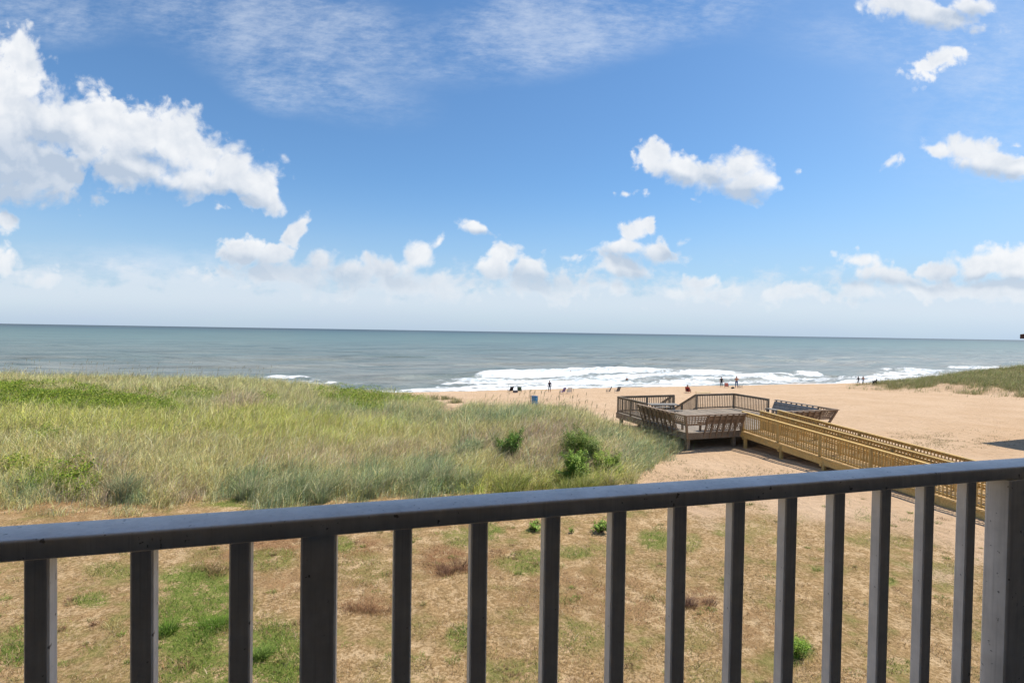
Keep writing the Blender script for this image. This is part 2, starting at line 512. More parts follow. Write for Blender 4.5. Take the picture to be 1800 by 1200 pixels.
# plain sky overhead and behind
c0, hz0 = sky_base(w, dz)
c0 = w.mix(w.m('MULTIPLY', hz0, .92, clamp=True), c0, (.40 * K, .50 * K, .635 * K))
hn0 = w.noise(nrm, 2.2, 5, .6)
c0 = w.mix(w.m('MULTIPLY', w.ss(hn0, .48, .66), .5), c0, (.66 * K, .71 * K, .77 * K))
bg0 = w.n('ShaderNodeBackground', i={'Color': c0, 'Strength': .1}).outputs[0]
# direction ratio x / y, cut into columns
cuts = [-.62, -.22, .12, .46, .80]
edges = [-3] + cuts + [3]
shs = [cloudy(edges[k], edges[k + 1]) for k in range(len(edges) - 1)]
res = shs[-1]
for k in range(len(cuts) - 1, -1, -1):
    f = w.m('GREATER_THAN', dx, w.m('MULTIPLY', dy, cuts[k]))
    res = mixsh(f, shs[k], res)
inside = w.m('MULTIPLY', w.m('GREATER_THAN', dy, w.m('MULTIPLY', w.m('ABSOLUTE', dx), .62)), w.m('MULTIPLY', w.m('GREATER_THAN', w.m('MULTIPLY', dy, .85), dz), w.m('GREATER_THAN', dz, -.02)))
res = mixsh(inside, bg0, res)
wo = w.n('ShaderNodeOutputWorld')
wt.links.new(res, wo.inputs[0])
world.cycles.sampling_method = 'MANUAL'
world.cycles.sample_map_resolution = 512

# ------------------------------------------------------------------ ground
def ground_masks(X, Y):
    """grassiness of the ground (0 bare sand, 1 lawn)"""
    W = X * AX + Y * AY
    S = X / np.maximum(Y, 4)
    yf, yc, zc = dune_tab(S)
    n = fbm(X * .45, Y * .45, 61, 4)
    lim = np.interp(S, [-1, .1, .2, .3, .45, .6, .8, 1.0], [60, 60, 22.5, 20.5, 20.5, 19.5, 17.5, 17])
    lawn = sstep(2.5, -6.5, Y - lim + (n - .5) * 6)
    lawn = np.where((Y > yf + 1) & (S < .2), 0, lawn)
    return lawn


dune_amp = lambda X, Y: None


def on_dune(X, Y):
    """0..1 : how much dune grass grows here"""
    Yc = np.maximum(Y, 4)
    S = X / Yc
    yf, yc, zc = dune_tab(S)
    n = fbm(X * .5, Y * .5, 71, 4)
    f = sstep(-1.3, .9, Y - yf + (n - .5) * 5.0)
    b = sstep(7, 1, Y - yc + (n - .5) * 5)
    r = sstep(.335, .285, S + (n - .5) * .06)
    # bare sand saddle between the two crests
    bare = np.exp(-((S + .108) / .028) ** 2) * sstep(34, 37, Y)
    bare2 = sstep(-.13, -.09, S) * sstep(2, 5, Y - yc)
    return f * b * r * (1 - np.clip(bare + bare2, 0, 1))


def on_dune_right(X, Y):
    P = X * UX + Y * UY; W = X * AX + Y * AY
    n = fbm(X * .4, Y * .4, 77, 4)
    a = sstep(73, 78, P + (n - .5) * 10) * sstep(30, 36, W) * sstep(63, 57, W)
    return a


# lawn patches of green, read off the photograph
GREEN = [(345, 1090, 95, 110, 1), (470, 1145, 85, 70, .95), (390, 1180, 160, 50, .8), (215, 1000, 80, 16, .5), (160, 1055, 30, 12, .8), (30, 1140, 40, 30, .8), (170, 1050, 25, 12, .6), (420, 885, 70, 10, .9),
         (925, 990, 60, 22, .8), (855, 935, 30, 20, .8), (815, 945, 40, 18, .6), (1155, 948, 40, 18, .8), (600, 955, 25, 14, .8), (1010, 970, 40, 12, .6), (1520, 905, 25, 14, .9),
         (1500, 880, 30, 8, .8), (1587, 905, 22, 8, .8), (1400, 1138, 36, 24, 1), (1565, 1022, 16, 8, .8), (1585, 1170, 50, 14, .6), (1380, 950, 30, 12, .4), (1215, 955, 20, 16, .5),
         (810, 1120, 24, 22, .7), (1010, 1120, 60, 30, .35), (640, 1000, 60, 30, .35), (470, 985, 60, 20, .6), (100, 1110, 60, 20, .25), (900, 1180, 70, 25, .4), (1240, 1185, 40, 30, .3),
         (1650, 1000, 60, 14, .4), (1310, 930, 60, 14, .3), (1540, 950, 60, 16, .35), (700, 1180, 60, 30, .25), (1220, 1120, 50, 30, .3), (560, 900, 60, 12, .6), (350, 1150, 130, 60, .6)]
BROWN = [(520, 960, 150, 30, 1), (780, 985, 60, 30, 1), (650, 1065, 50, 20, 1), (870, 985, 90, 25, .6), (1230, 1050, 30, 22, 1), (120, 890, 160, 16, .6), (1300, 1110, 120, 40, .4), (390, 985, 60, 22, .7),
         (1010, 1040, 120, 40, .5), (560, 1010, 200, 30, .5), (260, 920, 200, 16, .5), (1120, 1070, 80, 30, .5), (800, 910, 120, 20, .7)]


def blobmask(px, py, L, n):
    o = np.zeros_like(px)
    for (cx, cy, rx, ry, s) in L:
        d = ((px - cx) / rx) ** 2 + ((py - cy) / ry) ** 2
        o = np.maximum(o, s * sstep(1.5, .3, d + (n - .5) * 1.6))
    return o


def vfac(Z):
    return Z


rr = [2.0]
while rr[-1] < 420: rr.append(rr[-1] * (1.0125 if rr[-1] < 60 else 1.02))
rr = np.array(rr)
th = np.concatenate([np.linspace(-math.pi, -1.05, 60)[:-1], np.linspace(-1.05, 1.05, 900), np.linspace(1.05, math.pi, 60)[1:-1]])
TT, RR = np.meshgrid(th, rr)
GX = RR * np.sin(TT); GY = RR * np.cos(TT)
GZ = terrain(GX, GY)
nt_, nr_ = len(th), len(rr)
idx = np.arange(nt_ * nr_).reshape(nr_, nt_)
a = idx[:-1, :]; b = np.roll(idx, -1, 1)[:-1, :]; c2 = np.roll(idx, -1, 1)[1:, :]; d2 = idx[1:, :]
quads = np.stack([a, d2, c2, b], -1).reshape(-1, 4)
quads = quads[:, ::-1]
lawnm = ground_masks(GX, GY)
ppx, ppy = project(GX, GY, GZ)
nn = fbm(GX * 1.3, GY * 1.3, 81, 4)
greenm = blobmask(ppx, ppy, GREEN, nn) * (GY > 3)
brownm = blobmask(ppx, ppy, BROWN, nn) * (GY > 3)
thatch = np.clip(on_dune(GX, GY) + on_dune_right(GX, GY), 0, 1)
V = np.stack([GX.ravel(), GY.ravel(), GZ.ravel()], -1)
V = np.vstack([V, [[0, 0, 4.0]]])
cap = np.stack([idx[0, :], np.roll(idx[0, :], -1), np.full(nt_, nt_ * nr_)], -1)
flat = np.concatenate([quads.ravel(), cap[:, ::-1].ravel()])
tot = np.concatenate([np.full(len(quads), 4), np.full(nt_, 3)])


def pad(a): return np.concatenate([a.ravel(), [0]])


gm, t, out = new_mat('sand_ground')
geo = t.n('ShaderNodeNewGeometry').outputs['Position']
wdist = t.n('ShaderNodeVectorMath', operation='DOT_PRODUCT', i={0: geo, 1: (AX, AY, 0)}).outputs['Value']
big = t.noise(geo, .25, 5, .6)
mid = t.noise(geo, 2.2, 6, .65)
fine = t.noise(geo, 14, 6, .7)
vfine = t.noise(geo, 55, 4, .7)
lawn = t.attr('lawn'); grn = t.attr('green'); brn = t.attr('brown'); thm = t.attr('thatch')
sandc = t.mix(t.ss(big, .35, .65), (.55, .378, .235), (.60, .425, .275))
sandc = t.mix(t.ss(mid, .5, .8), sandc, (.47, .32, .19))
wet = t.ss(wdist, 80.5, 85.5)
sandc = t.mix(t.m('MULTIPLY', wet, .55), sandc, (.40, .28, .18))
# lawn: sand, litter and short grass
f1 = t.m('ADD', t.m('MULTIPLY', mid, .55), t.m('MULTIPLY', fine, .45))
lit = t.mix(t.ss(fine, .36, .62), (.51, .335, .165), (.29, .185, .080))
lit = t.mix(t.ss(vfine, .60, .72), lit, (.62, .46, .30))
lit = t.mix(t.ss(vfine, .40, .30), lit, (.13, .085, .045))
soil = t.mix(t.ss(f1, .40, .52), (.61, .43, .245), lit)
bigm = t.noise(geo, .7, 5, .65)
soil = t.mix(t.m('MULTIPLY', t.ss(bigm, .44, .60), .66), soil, t.mix(t.ss(fine, .4, .6), (.38, .25, .115), (.23, .15, .06)))
gsm = t.m('MULTIPLY', t.ss(t.m('ADD', bigm, t.m('MULTIPLY', mid, .5)), .76, .98), .75)
olive = t.mix(t.ss(fine, .35, .65), (.29, .25, .09), (.18, .19, .045))
soil = t.mix(gsm, soil, olive)
brownc = t.mix(t.ss(fine, .4, .6), (.24, .125, .055), (.37, .22, .11))
soil = t.mix(t.m('MULTIPLY', brn, t.ss(mid, .38, .55)), soil, brownc)
greenc = t.mix(t.ss(fine, .35, .65), (.14, .19, .03), (.24, .26, .07))
soil = t.mix(t.m('MULTIPLY', grn, t.ss(f1, .40, .52)), soil, greenc)
lm = t.ss(t.m('ADD', lawn, t.m('MULTIPLY_ADD', fine, .9, -.45)), .35, .7)
colr = t.mix(lm, sandc, soil)
thc = t.mix(t.ss(fine, .35, .65), (.24, .18, .085), (.38, .29, .16))
colr = t.mix(t.ss(t.m('ADD', thm, t.m('MULTIPLY_ADD', fine, .8, -.4)), .3, .7), colr, thc)
hh = t.m('ADD', t.m('ADD', t.m('MULTIPLY', mid, 1.0), t.m('MULTIPLY', fine, .55)), t.m('MULTIPLY', vfine, .18))
fp = t.n('ShaderNodeTexVoronoi', feature='SMOOTH_F1', i={'Vector': geo, 'Scale': 2.6, 'Smoothness': .5}).outputs['Distance']
hh = t.m('ADD', hh, t.m('MULTIPLY', fp, .7))
finish(t, out, colr, t.lin(wet, 0, 1, .95, .6), hh, .9, .11, .15)
ground = np_mesh('ground', V, flat, tot, gm, True, {'lawn': ('FLOAT', pad(lawnm)), 'green': ('FLOAT', pad(greenm)), 'brown': ('FLOAT', pad(brownm)), 'thatch': ('FLOAT', pad(thatch))})
tag(ground, 'pale tan beach sand and patchy dry lawn below the balcony', kind='structure')

# ------------------------------------------------------------------ sea
ww = [85.2]
while ww[-1] < 210: ww.append(ww[-1] + .35)
while ww[-1] < 90000: ww.append(ww[-1] * 1.012 + .2)
ww = np.array(ww)
tt = np.linspace(-1.3, 2.9, 1000)
TP, WW = np.meshgrid(tt, ww)
PP = TP * WW
SX = PP * UX + WW * AX; SY = PP * UY + WW * AY
wob_ = (fbm(PP * .012, WW * .02, 101, 3) - .5)
near = sstep(600, 150, WW)
shoal = sstep(86.5, 100, WW)
zz = np.zeros_like(WW)
for (lam, amp, ang, ph, sc) in [(27, .40, .03, 0, 26), (16.5, .19, -.06, 1.7, 16), (9.3, .06, .10, 3.1, 12), (5.1, .03, -.2, .4, 10), (3.1, .018, .35, 2.2, 6)]:
    phase = 2 * math.pi * (WW + PP * ang) / lam + ph + wob_ * sc
    s_ = np.sin(phase)
    zz += amp * (s_ + .35 * np.sin(2 * phase + .6)) * (.5 + fbm(PP * .02, WW * .03, int(lam), 2))
zz *= near * shoal
spx, spy = project(SX, SY, np.zeros_like(SX))


def crest(cpts, h, front=1.2, backw=5.0, seed=0):
    """a breaking wave crest through points of the water surface"""
    g_ = []
    for (x, y) in cpts:
        d = ray(x, y); k = -CZ / d.z
        X = d.x * k; Y = d.y * k
        g_.append((X * UX + Y * UY, X * AX + Y * AY))
    g_.sort()
    gp = np.array([q[0] for q in g_]); gw = np.array([q[1] for q in g_])
    cw = np.interp(PP, gp, gw) + (fbm(PP * .06, PP * 0, 120 + seed, 3) - .5) * 3.5
    e = sstep(gp[0] - 4, gp[0] + 8, PP) * sstep(gp[-1] + 4, gp[-1] - 8, PP) * (.7 + .6 * fbm(PP * .1, PP * 0, 140 + seed, 3))
    dd = WW - cw
    prof = np.where(dd < 0, np.exp(-(dd / front) ** 2), np.exp(-(dd / backw) ** 2))
    return h * e * prof, e, dd


foam = np.zeros_like(WW)
for i, (pts, h, fd, fb, tail) in enumerate([
    ([(1080, 643), (1130, 641), (1200, 643)], .9, .25, 6, .3),
    ([(820, 660), (900, 658), (1000, 654), (1100, 656), (1200, 656), (1312, 657)], .75, 1.0, 6, 5),
    ([(760, 674), (860, 672), (1000, 670), (1120, 668)], .45, .9, 4, 4),
    ([(1370, 657), (1440, 658), (1500, 663), (1600, 669)], .4, .95, 4, 4),
    ([(1545, 651), (1640, 654), (1720, 656)], .8, 1.0, 5, 11),
    ([(1645, 643.5), (1720, 646), (1830, 648)], .8, 1.0, 5, 11),
    ([(450, 660), (540, 663), (640, 674)], .35, .5, 4, 5),
    ([(470, 655), (640, 655)], .35, 0, 5, 2), ([(1230, 640), (1420, 646)], .45, .0, 5, 2), ([(560, 646), (900, 648)], .4, 0, 6, 2), ([(1380, 634), (1560, 640)], .5, 0, 6, 2),
]):
    z_, e_, dd_ = crest(pts, h, 1.3, fb, i)
    zz += z_
    if fd > 0:
        foam = np.maximum(foam, fd * 1.15 * e_ * np.where(dd_ < 0, sstep(-tail * 2.2, -.5, dd_), sstep(1.6, .2, dd_)))
up = np.interp(spx, [600, 690, 720, 760, 820, 870, 990, 1120, 1200, 1310, 1330, 1440, 1500, 1560, 1660, 1800], [690, 688, 684, 680, 662, 657, 651, 655, 655, 656, 657, 658, 662, 650, 652, 656])
den = np.interp(spx, [600, 700, 760, 860, 1000, 1120, 1300, 1330, 1440, 1560, 1650, 1800], [.3, .45, .62, .80, .82, .80, .74, .62, .60, .66, .72, .6])
foam = np.maximum(foam, den * sstep(-1.5, 2.5, spy - up) * (WW < 240))
# swash line along the sand
sw = 88.4 + (fbm(PP * .05, PP * 0, 160, 3) - .5) * 4
foam = np.maximum(foam, .95 * np.exp(-((WW - sw) / 1.6) ** 2))
foam = np.maximum(foam, .75 * sstep(90, 88, WW))
zz += np.where(WW < 95, 0, 0)
zz += foam * (fbm(PP * .5, WW * .7, 170, 4) - .5) * .75 * near * sstep(88, 96, WW)
V = np.stack([SX.ravel(), SY.ravel(), zz.ravel() + .02], -1)
nI, nJ = WW.shape
idx = np.arange(nI * nJ).reshape(nI, nJ)
quads = np.stack([idx[:-1, :-1], idx[:-1, 1:], idx[1:, 1:], idx[1:, :-1]], -1).reshape(-1, 4)

sm, t, out = new_mat('sea_water')
geo = t.n('ShaderNodeNewGeometry').outputs['Position']
wdist = t.n('ShaderNodeVectorMath', operation='DOT_PRODUCT', i={0: geo, 1: (AX, AY, 0)}).outputs['Value']
pdist = t.n('ShaderNodeVectorMath', operation='DOT_PRODUCT', i={0: geo, 1: (UX, UY, 0)}).outputs['Value']
q = t.n('ShaderNodeCombineXYZ', i={0: pdist, 1: wdist, 2: 0.0}).outputs[0]
lw = t.m('LOGARITHM', wdist, 10.0)
ql = t.n('ShaderNodeCombineXYZ', i={0: t.m('DIVIDE', pdist, wdist), 1: lw, 2: 0.0}).outputs[0]
patch = t.noise(t.mapping(ql, (1.1, 9, 1)), 4.0, 5, .6)
patch2 = t.noise(t.mapping(ql, (2.2, 40, 1)), 4.0, 5, .65)
cr = t.n('ShaderNodeValToRGB', i={0: t.lin(lw, 1.95, 3.9)})
els = cr.color_ramp.elements
els[0].position = 0.0; els[0].color = (.25, .255, .22, 1)
els[1].position = 1.0; els[1].color = (.006, .022, .040, 1)
for pos, cl in [(.12, (.23, .245, .22)), (.22, (.18, .215, .195)), (.40, (.12, .19, .175)), (.62, (.06, .125, .13)), (.8, (.018, .05, .075))]:
    e = els.new(pos); e.color = (*cl, 1)
wc = t.mix(t.m('MULTIPLY', t.ss(patch, .42, .62), .6), cr.outputs[0], (.10, .155, .15))
kk = t.lin(patch2, .3, .7, .66, 1.30)
wc = t.mix(1.0, wc, t.n('ShaderNodeCombineXYZ', i={0: kk, 1: kk, 2: kk}).outputs[0], 'MULTIPLY')
fa = t.attr('foam')
fn = t.noise(t.mapping(q, (.55, 1, 1)), .55, 7, .68, dist=.8)
fn2 = t.noise(t.mapping(q, (.4, 1, 1)), 2.0, 5, .7)
fb = t.noise(t.mapping(q, (.14, 1, 1)), .24, 4, .6)
fv = t.m('ADD', fa, t.m('MULTIPLY_ADD', fn, 1.9, -.95))
fv = t.m('ADD', fv, t.m('MULTIPLY_ADD', fb, 2.8, -1.48))
fv = t.m('ADD', fv, t.m('MULTIPLY_ADD', fn2, .7, -.35))
fm = t.m('MULTIPLY', t.ss(fv, .42, .78), t.ss(fa, .02, .2))
wc2 = t.mix(fm, wc, t.mix(t.ss(t.m('ADD', fn2, t.m('MULTIPLY_ADD', fb, 1.2, -.6)), .28, .58), (.48, .54, .56), (.86, .87, .87)))
rough = t.lin(fm, 0, 1, .16, .85)
b1 = t.noise(t.mapping(q, (.35, 1, 1)), .9, 6, .62)
b2 = t.noise(t.mapping(ql, (1.6, 60, 1)), 8.0, 5, .65)
fade = t.ss(wdist, 700, 120)
hgt = t.m('ADD', t.m('MULTIPLY', b1, t.m('MULTIPLY_ADD', fade, .5, .10)), t.m('MULTIPLY', b2, .12))
bn = t.n('ShaderNodeBump', i={'Height': hgt, 'Strength': 1.0, 'Distance': 1.0})
dif = t.n('ShaderNodeBsdfDiffuse', i={'Color': wc2, 'Normal': bn.outputs[0]})
gls = t.n('ShaderNodeBsdfGlossy', i={'Color': (1, 1, 1, 1), 'Roughness': .30, 'Normal': bn.outputs[0]})
# a wind roughened sea turns its small facets to the viewer, so its mirror share stays low towards the horizon
fr_ = t.n('ShaderNodeFresnel', i={'IOR': 1.33, 'Normal': bn.outputs[0]}).outputs[0]
fr_ = t.m('MULTIPLY', t.m('MINIMUM', fr_, .23), t.m('SUBTRACT', 1.0, fm))
b = t.n('ShaderNodeMixShader', i={0: fr_, 1: dif.outputs[0], 2: gls.outputs[0]})
t.nt.links.new(b.outputs[0], out.inputs[0])
sea = np_mesh('sea', V, quads.ravel(), np.full(len(quads), 4), sm, True, {'foam': ('FLOAT', foam.ravel())})
tag(sea, 'grey green ocean with white surf breaking on the beach', kind='structure')

SC.view_settings.view_transform = 'Standard'; SC.view_settings.look = 'None'
SC.view_settings.exposure = 0.28; SC.view_settings.gamma = 1.0
SC.view_settings.use_curve_mapping = False
SC.cycles.use_adaptive_sampling = True; SC.cycles.adaptive_threshold = .02; SC.cycles.use_denoising = True
SC.cycles.max_bounces = 6; SC.cycles.diffuse_bounces = 3; SC.cycles.glossy_bounces = 3; SC.cycles.transparent_max_bounces = 8
#__PART2__
# ------------------------------------------------------------------ balcony, building
BA = R(15.7)
be = Vector((math.cos(BA), math.sin(BA), 0)); bn_ = Vector((-math.sin(BA), math.cos(BA), 0))
FLOOR = 8.56
RT = 9.63
house = empty('beach_house', tuple(bn_ * 1.155) [:2] + (FLOOR,), BA)
tag(house, 'dark painted house with the covered balcony behind the grey railing', 'house')
b = MB(); b.bar((-7, -3.55, -.13), (7, -3.55, -.13), .01, .01)
b = MB(); b.bar((-7, -1.155, -.10), (7, -1.155, -.10), 2.5, .2, mi=0); b.build('balcony_floor', M['floor_dark'], house)
b = MB(); b.bar((-7, -1.10, 3.07), (7, -1.10, 3.07), 2.62, .2); b.build('balcony_ceiling', M['ceiling'], house)
b = MB(); b.bar((-9, -2.56, 1.0), (9, -2.56, 1.0), .3, 11.0); b.build('wall', M['house_wall'], house)

rail = empty('balcony_railing', tuple(bn_ * 1.155)[:2] + (FLOOR,), BA)
tag(rail, 'weathered grey painted wooden balcony railing across the foreground', 'railing')
RH = RT - FLOOR


def rail_s(px_, py_, d_):
    r = ray(px_, py_)
    k = d_ / r.dot(bn_)
    return (r * k).dot(be)


def rounded_rail(L0, L1, w_, h_, zt, name):
    """flat board with rounded upper edges and slightly uneven faces"""
    mb = MB()
    r = .006
    pr = [(-w_ / 2 + .003, -h_), (w_ / 2 - .003, -h_), (w_ / 2, -h_ + .003), (w_ / 2, -r)]
    pr += [(w_ / 2 - r + r * math.cos(a_), -r + r * math.sin(a_)) for a_ in (R(20), R(45), R(70))]
    pr += [(w_ / 2 - r, 0), (0, .0012), (-w_ / 2 + r, 0)]
    pr += [(-w_ / 2 + r - r * math.sin(a_), -r + r * math.cos(a_)) for a_ in (R(20), R(45), R(70))]
    pr += [(-w_ / 2, -r), (-w_ / 2, -h_ + .003)]
    n = len(pr); st = 120; vs = []; fs = []
    for i in range(st + 1):
        x = L0 + (L1 - L0) * i / st
        j = .0004 * math.sin(x * 5)
        vs += [(x, a_ + j, zt + c_ + j) for a_, c_ in pr]
    for i in range(st):
        for k in range(n):
            fs.append([i * n + k, i * n + (k + 1) % n, (i + 1) * n + (k + 1) % n, (i + 1) * n + k][::-1])
    fs += [list(range(n)), [st * n + k for k in range(n)][::-1]]
    mb.poly(vs, fs, .5)
    o = mb.build(name, M['rail_paint'], rail, True)
    md = o.modifiers.new('ws', 'WEIGHTED_NORMAL') if False else None
    return o


rounded_rail(-3.0, 3.6, .089, .0365, RH, 'top_rail')
bt = MB(); bt.bar((-3, 0, .13), (3.6, 0, .13), .045, .089, bev=.003, tint=.5); bt.build('bottom_rail', M['rail_paint'], rail)
DF = 1.155 - .019
sb = [rail_s(x, y, DF) for x, y in [(63, 1000), (251, 985), (421.5, 975), (709, 950), (845, 935), (971, 930), (1090, 920), (1198.5, 905), (1299.5, 900), (1391.8, 890), (1478.5, 880), (1559.3, 870), (1636, 865), (1709.5, 855)]]
sb += [sb[0] - .165 * k for k in (1, 2, 3)]
print('balusters', [round(v, 3) for v in sb])


def stick(mb, x, y, z0, z1, w_, d_, bev=.003):
    mb.bar((x, y, z0), (x, y, z1), w_, d_, up=(0, 1, 0), bev=bev, tint=random.random() * .3 + .35)
    return mb


base = stick(MB(), 0, 0, .16, RH - .0365, .038, .031).build('baluster', M['rail_paint'], rail)
base.location = (sb[0], -.0035, 0)
for k, v in enumerate(sb[1:]):
    o = base.copy(); COL.objects.link(o); o.parent = rail; o.location = (v, -.0035, 0)
    o.rotation_euler = (random.uniform(-.003, .003), random.uniform(-.003, .003), random.uniform(-.03, .03))
for (xa, xb, ya) in [(528, 591.5, 960)]:
    s0 = rail_s(xa, ya, 1.155 - .0345); s1 = rail_s(xb, ya, 1.155 - .0345)
    print('post', s0, s1)
    p_ = stick(MB(), 0, 0, 0, RH - .0365, s1 - s0, .079, .004).build('post', M['rail_paint'], rail)
    p_.location = ((s0 + s1) / 2, .005, 0)
s0 = rail_s(1776.8, 850, 1.155 - .055)
p_ = stick(MB(), 0, 0, 0, RH - .0365, .10, .066, .004).build('post', M['rail_paint'], rail)
p_.location = (s0 + .05, -.022, 0)
r1 = rail_s(1735.5, 850, 1.155 + .045)
print('right post near edge s', s0, 'far edge s if d=1.2', r1)

# ------------------------------------------------------------------ deck and ramp over the beach
ZB = 3.9
deck = empty('beach_deck', (13.6, 29.5, ZB), TH)
tag(deck, 'weathered brown timber deck with slanted bench backs on the sand', 'deck')
DZ = 4.9 - ZB           # deck floor
RZ = DZ + 1.05
b = MB()
x = -4.65
while x < 4.65:
    b.bar((x + .07, 0.0, DZ - .02), (x + .07, 7.3, DZ - .02), .132, .038)
    x += .14
b.build('deck_floor', M['deck_boards'], deck)
b = MB()
for (p0, p1) in [((-4.68, -.02), (4.68, -.02)), ((4.68, 0), (4.68, 7.3)), ((4.68, 7.32), (-4.68, 7.32)), ((-4.68, 7.3), (-4.68, 0))]:
    b.bar((*p0, DZ - .20), (*p1, DZ - .20), .045, .30)
    b.bar((*p0, DZ - .022), (*p1, DZ - .022), .075, .040)
for q_ in (1.2, 3.6, 6.0):
    b.bar((-4.6, q_, DZ - .25), (4.6, q_, DZ - .25), .09, .28)
b.build('rim_beam', M['old_wood'], deck)


def gz_local(p, q):
    X = 13.6 + p * UX + q * AX; Y = 29.5 + p * UY + q * AY
    return terr1(X, Y) - ZB


for p in (-4.45, -1.5, 1.5, 4.45):
    for q_ in (.25, 2.5, 4.9, 7.05):
        b = MB(); b.bar((p, q_, gz_local(p, q_) - .3), (p, q_, DZ - .055), .19, .19, up=(0, 1, 0), bev=.01)
        b.build('support_post', M['old_wood'], deck)


def railing(parent, p0, p1, z0, z1, mat, posts, H=1.05, pitch=.135, name='railing', indiv=True, cap=(.14, .038), low=.10, sub_wood=None, post_down=.35, skip_ends=False):
    """rail section from p0 to p1 (local p, q); z0, z1 floor heights"""
    a = Vector((*p0, z0)); c = Vector((*p1, z1))
    L = (c - a).length; d = (c - a) / L
    mb = MB()
    up = Vector((0, 0, 1))
    mb.bar(a + up * (H - .019), c + up * (H - .019), *cap)
    mb.bar(a + up * (H - .095), c + up * (H - .095), .038, .09)
    mb.bar(a + up * low, c + up * low, .038, .085)
    sec = mb.build(name, mat, parent)
    n = int(L / pitch)
    side = d.cross(up).normalized() * .038
    for i in range(1, n):
        q_ = a + d * (L * i / n)
        if indiv:
            pass
        m2 = MB(); m2.bar(q_ + side + up * (low - .05), q_ + side + up * (H - .05), .036, .036, up=(0, 1, 0))
        m2.build('baluster', mat, sec)
    for s_ in posts:
        q_ = a + d * (s_ * L)
        m2 = MB(); m2.bar(q_ - up * post_down, q_ + up * (H - .04), .10, .10, up=(0, 1, 0), bev=.006)
        m2.build('post', mat, sec)
    return sec


ow = M['old_wood']
railing(deck, (-4.6, 7.25), (-4.6, 4.15), DZ, DZ, ow, (0, .5, 1))
railing(deck, (-4.55, 7.27), (-.35, 7.27), DZ, DZ, ow, (.5, 1))
railing(deck, (1.5, 7.27), (4.6, 7.27), DZ, DZ, ow, (0, 1))
railing(deck, (4.6, 7.2), (4.6, 4.1), DZ, DZ, ow, (.99,))
# stairs down to the beach
ztop, zbot = DZ, DZ - 1.75
st = MB()
for p in (-.33, 1.48):
    st.bar((p, 7.36, ztop - .18), (p, 10.6, zbot - .1), .045, .28)
for k in range(9):
    f = (k + .5) / 9
    st.bar((-.28, 7.4 + 3.1 * f, ztop - (ztop - zbot) * (k + 1) / 10), (1.43, 7.4 + 3.1 * f, ztop - (ztop - zbot) * (k + 1) / 10), .28, .038)
st.build('stairs', M['deck_boards'], deck)
railing(deck, (1.5, 7.35), (1.5, 10.5), DZ, DZ - 1.65, ow, (.5, 1), pitch=.14, post_down=.6, name='stair_railing')
railing(deck, (-.35, 7.35), (-.35, 10.5), DZ, DZ - 1.65, ow, (.5, 1), pitch=.16, post_down=.6, name='stair_railing')


def bench(p0, p1, out, mat, flip=False):
    """bench whose slanted back leans out over the deck edge; out = outward unit vector"""
    a = Vector((*p0, 0)); c = Vector((*p1, 0)); o_ = Vector((*out, 0)).normalized()
    d = (c - a).normalized(); L = (c - a).length
    up = Vector((0, 0, 1))

    def at(s_, off, z): return a + d * s_ + o_ * off + up * z
    lean = .42; H = .95
    nrm_ = (o_ * H - up * lean).normalized()
    cap_ = MB(); cap_.bar(at(-.05, lean + .03, DZ + H + .02), at(L + .05, lean + .03, DZ + H + .02), .19, .04)
    par = cap_.build('bench', mat, deck)
    # battens from rim to cap
    n = max(2, int(round(L / .42)))
    for i in range(n + 1):
        s_ = .04 + (L - .08) * i / n
        m2 = MB(); m2.bar(at(s_, -.0, DZ - .30), at(s_, lean + .03, DZ + H), .042, .095, up=o_)
        m2.build('batten', mat, par)
    bk = MB()
    for k in range(4):
        f0 = .50 + k * .125
        bk.bar(at(0, lean * f0 - .065, DZ + H * f0), at(L, lean * f0 - .065, DZ + H * f0), .118, .03, up=nrm_)
    # open lattice under the back
    for k in range(int(L / .12)):
        s_ = .06 + k * .12
        bk.bar(at(s_ - .0, .02, DZ + .06), at(min(s_ + .16, L), .13, DZ + .44), .03, .012, up=nrm_)
        bk.bar(at(min(s_ + .16, L), .035, DZ + .06), at(s_, .145, DZ + .44), .03, .012, up=nrm_)
    bk.build('backrest', mat, par)
    seat = MB()
    for k in range(3):
        seat.bar(at(.05, -.12 - k * .145, DZ + .45), at(L - .05, -.12 - k * .145, DZ + .45), .135, .038)
    seat.build('seat', mat, par)
    for i in range(0, n + 1, 2):
        s_ = .08 + (L - .16) * i / n
        m2 = MB(); m2.bar(at(s_, -.30, DZ), at(s_, -.30, DZ + .43), .09, .09, up=(0, 1, 0)); m2.bar(at(s_, -.02, DZ + .40), at(s_, -.46, DZ + .40), .04, .07)
        m2.build('leg', mat, par)
    return par


def lattice(pts, out, mat, parent, n=5, m_=3):
    """lattice panel between two edges (four corner points, bottom pair then top pair)"""
    A, B, C_, D_ = [Vector(p) for p in pts]
    o_ = Vector(out).normalized()
    mb = MB()
    for i in range(n + 1):
        f = i / n
        mb.bar(A.lerp(B, f), D_.lerp(C_, f), .045, .02, up=o_)
    for i in range(m_ + 1):
        f = i / m_
        mb.bar(A.lerp(D_, f) + o_ * .022, B.lerp(C_, f) + o_ * .022, .045, .02, up=o_)
    return mb.build('lattice_panel', mat, parent)


bw = M['bench_wood']
bench((-4.65, 4.1), (-4.65, .75), (-1, 0), bw)
bench((-3.7, 0), (-1.3, 0), (0, -1), bw)
bench((1.3, 0), (4.0, 0), (0, -1), bw)
bench((4.65, .75), (4.65, 4.0), (1, 0), M['grey_wood'])
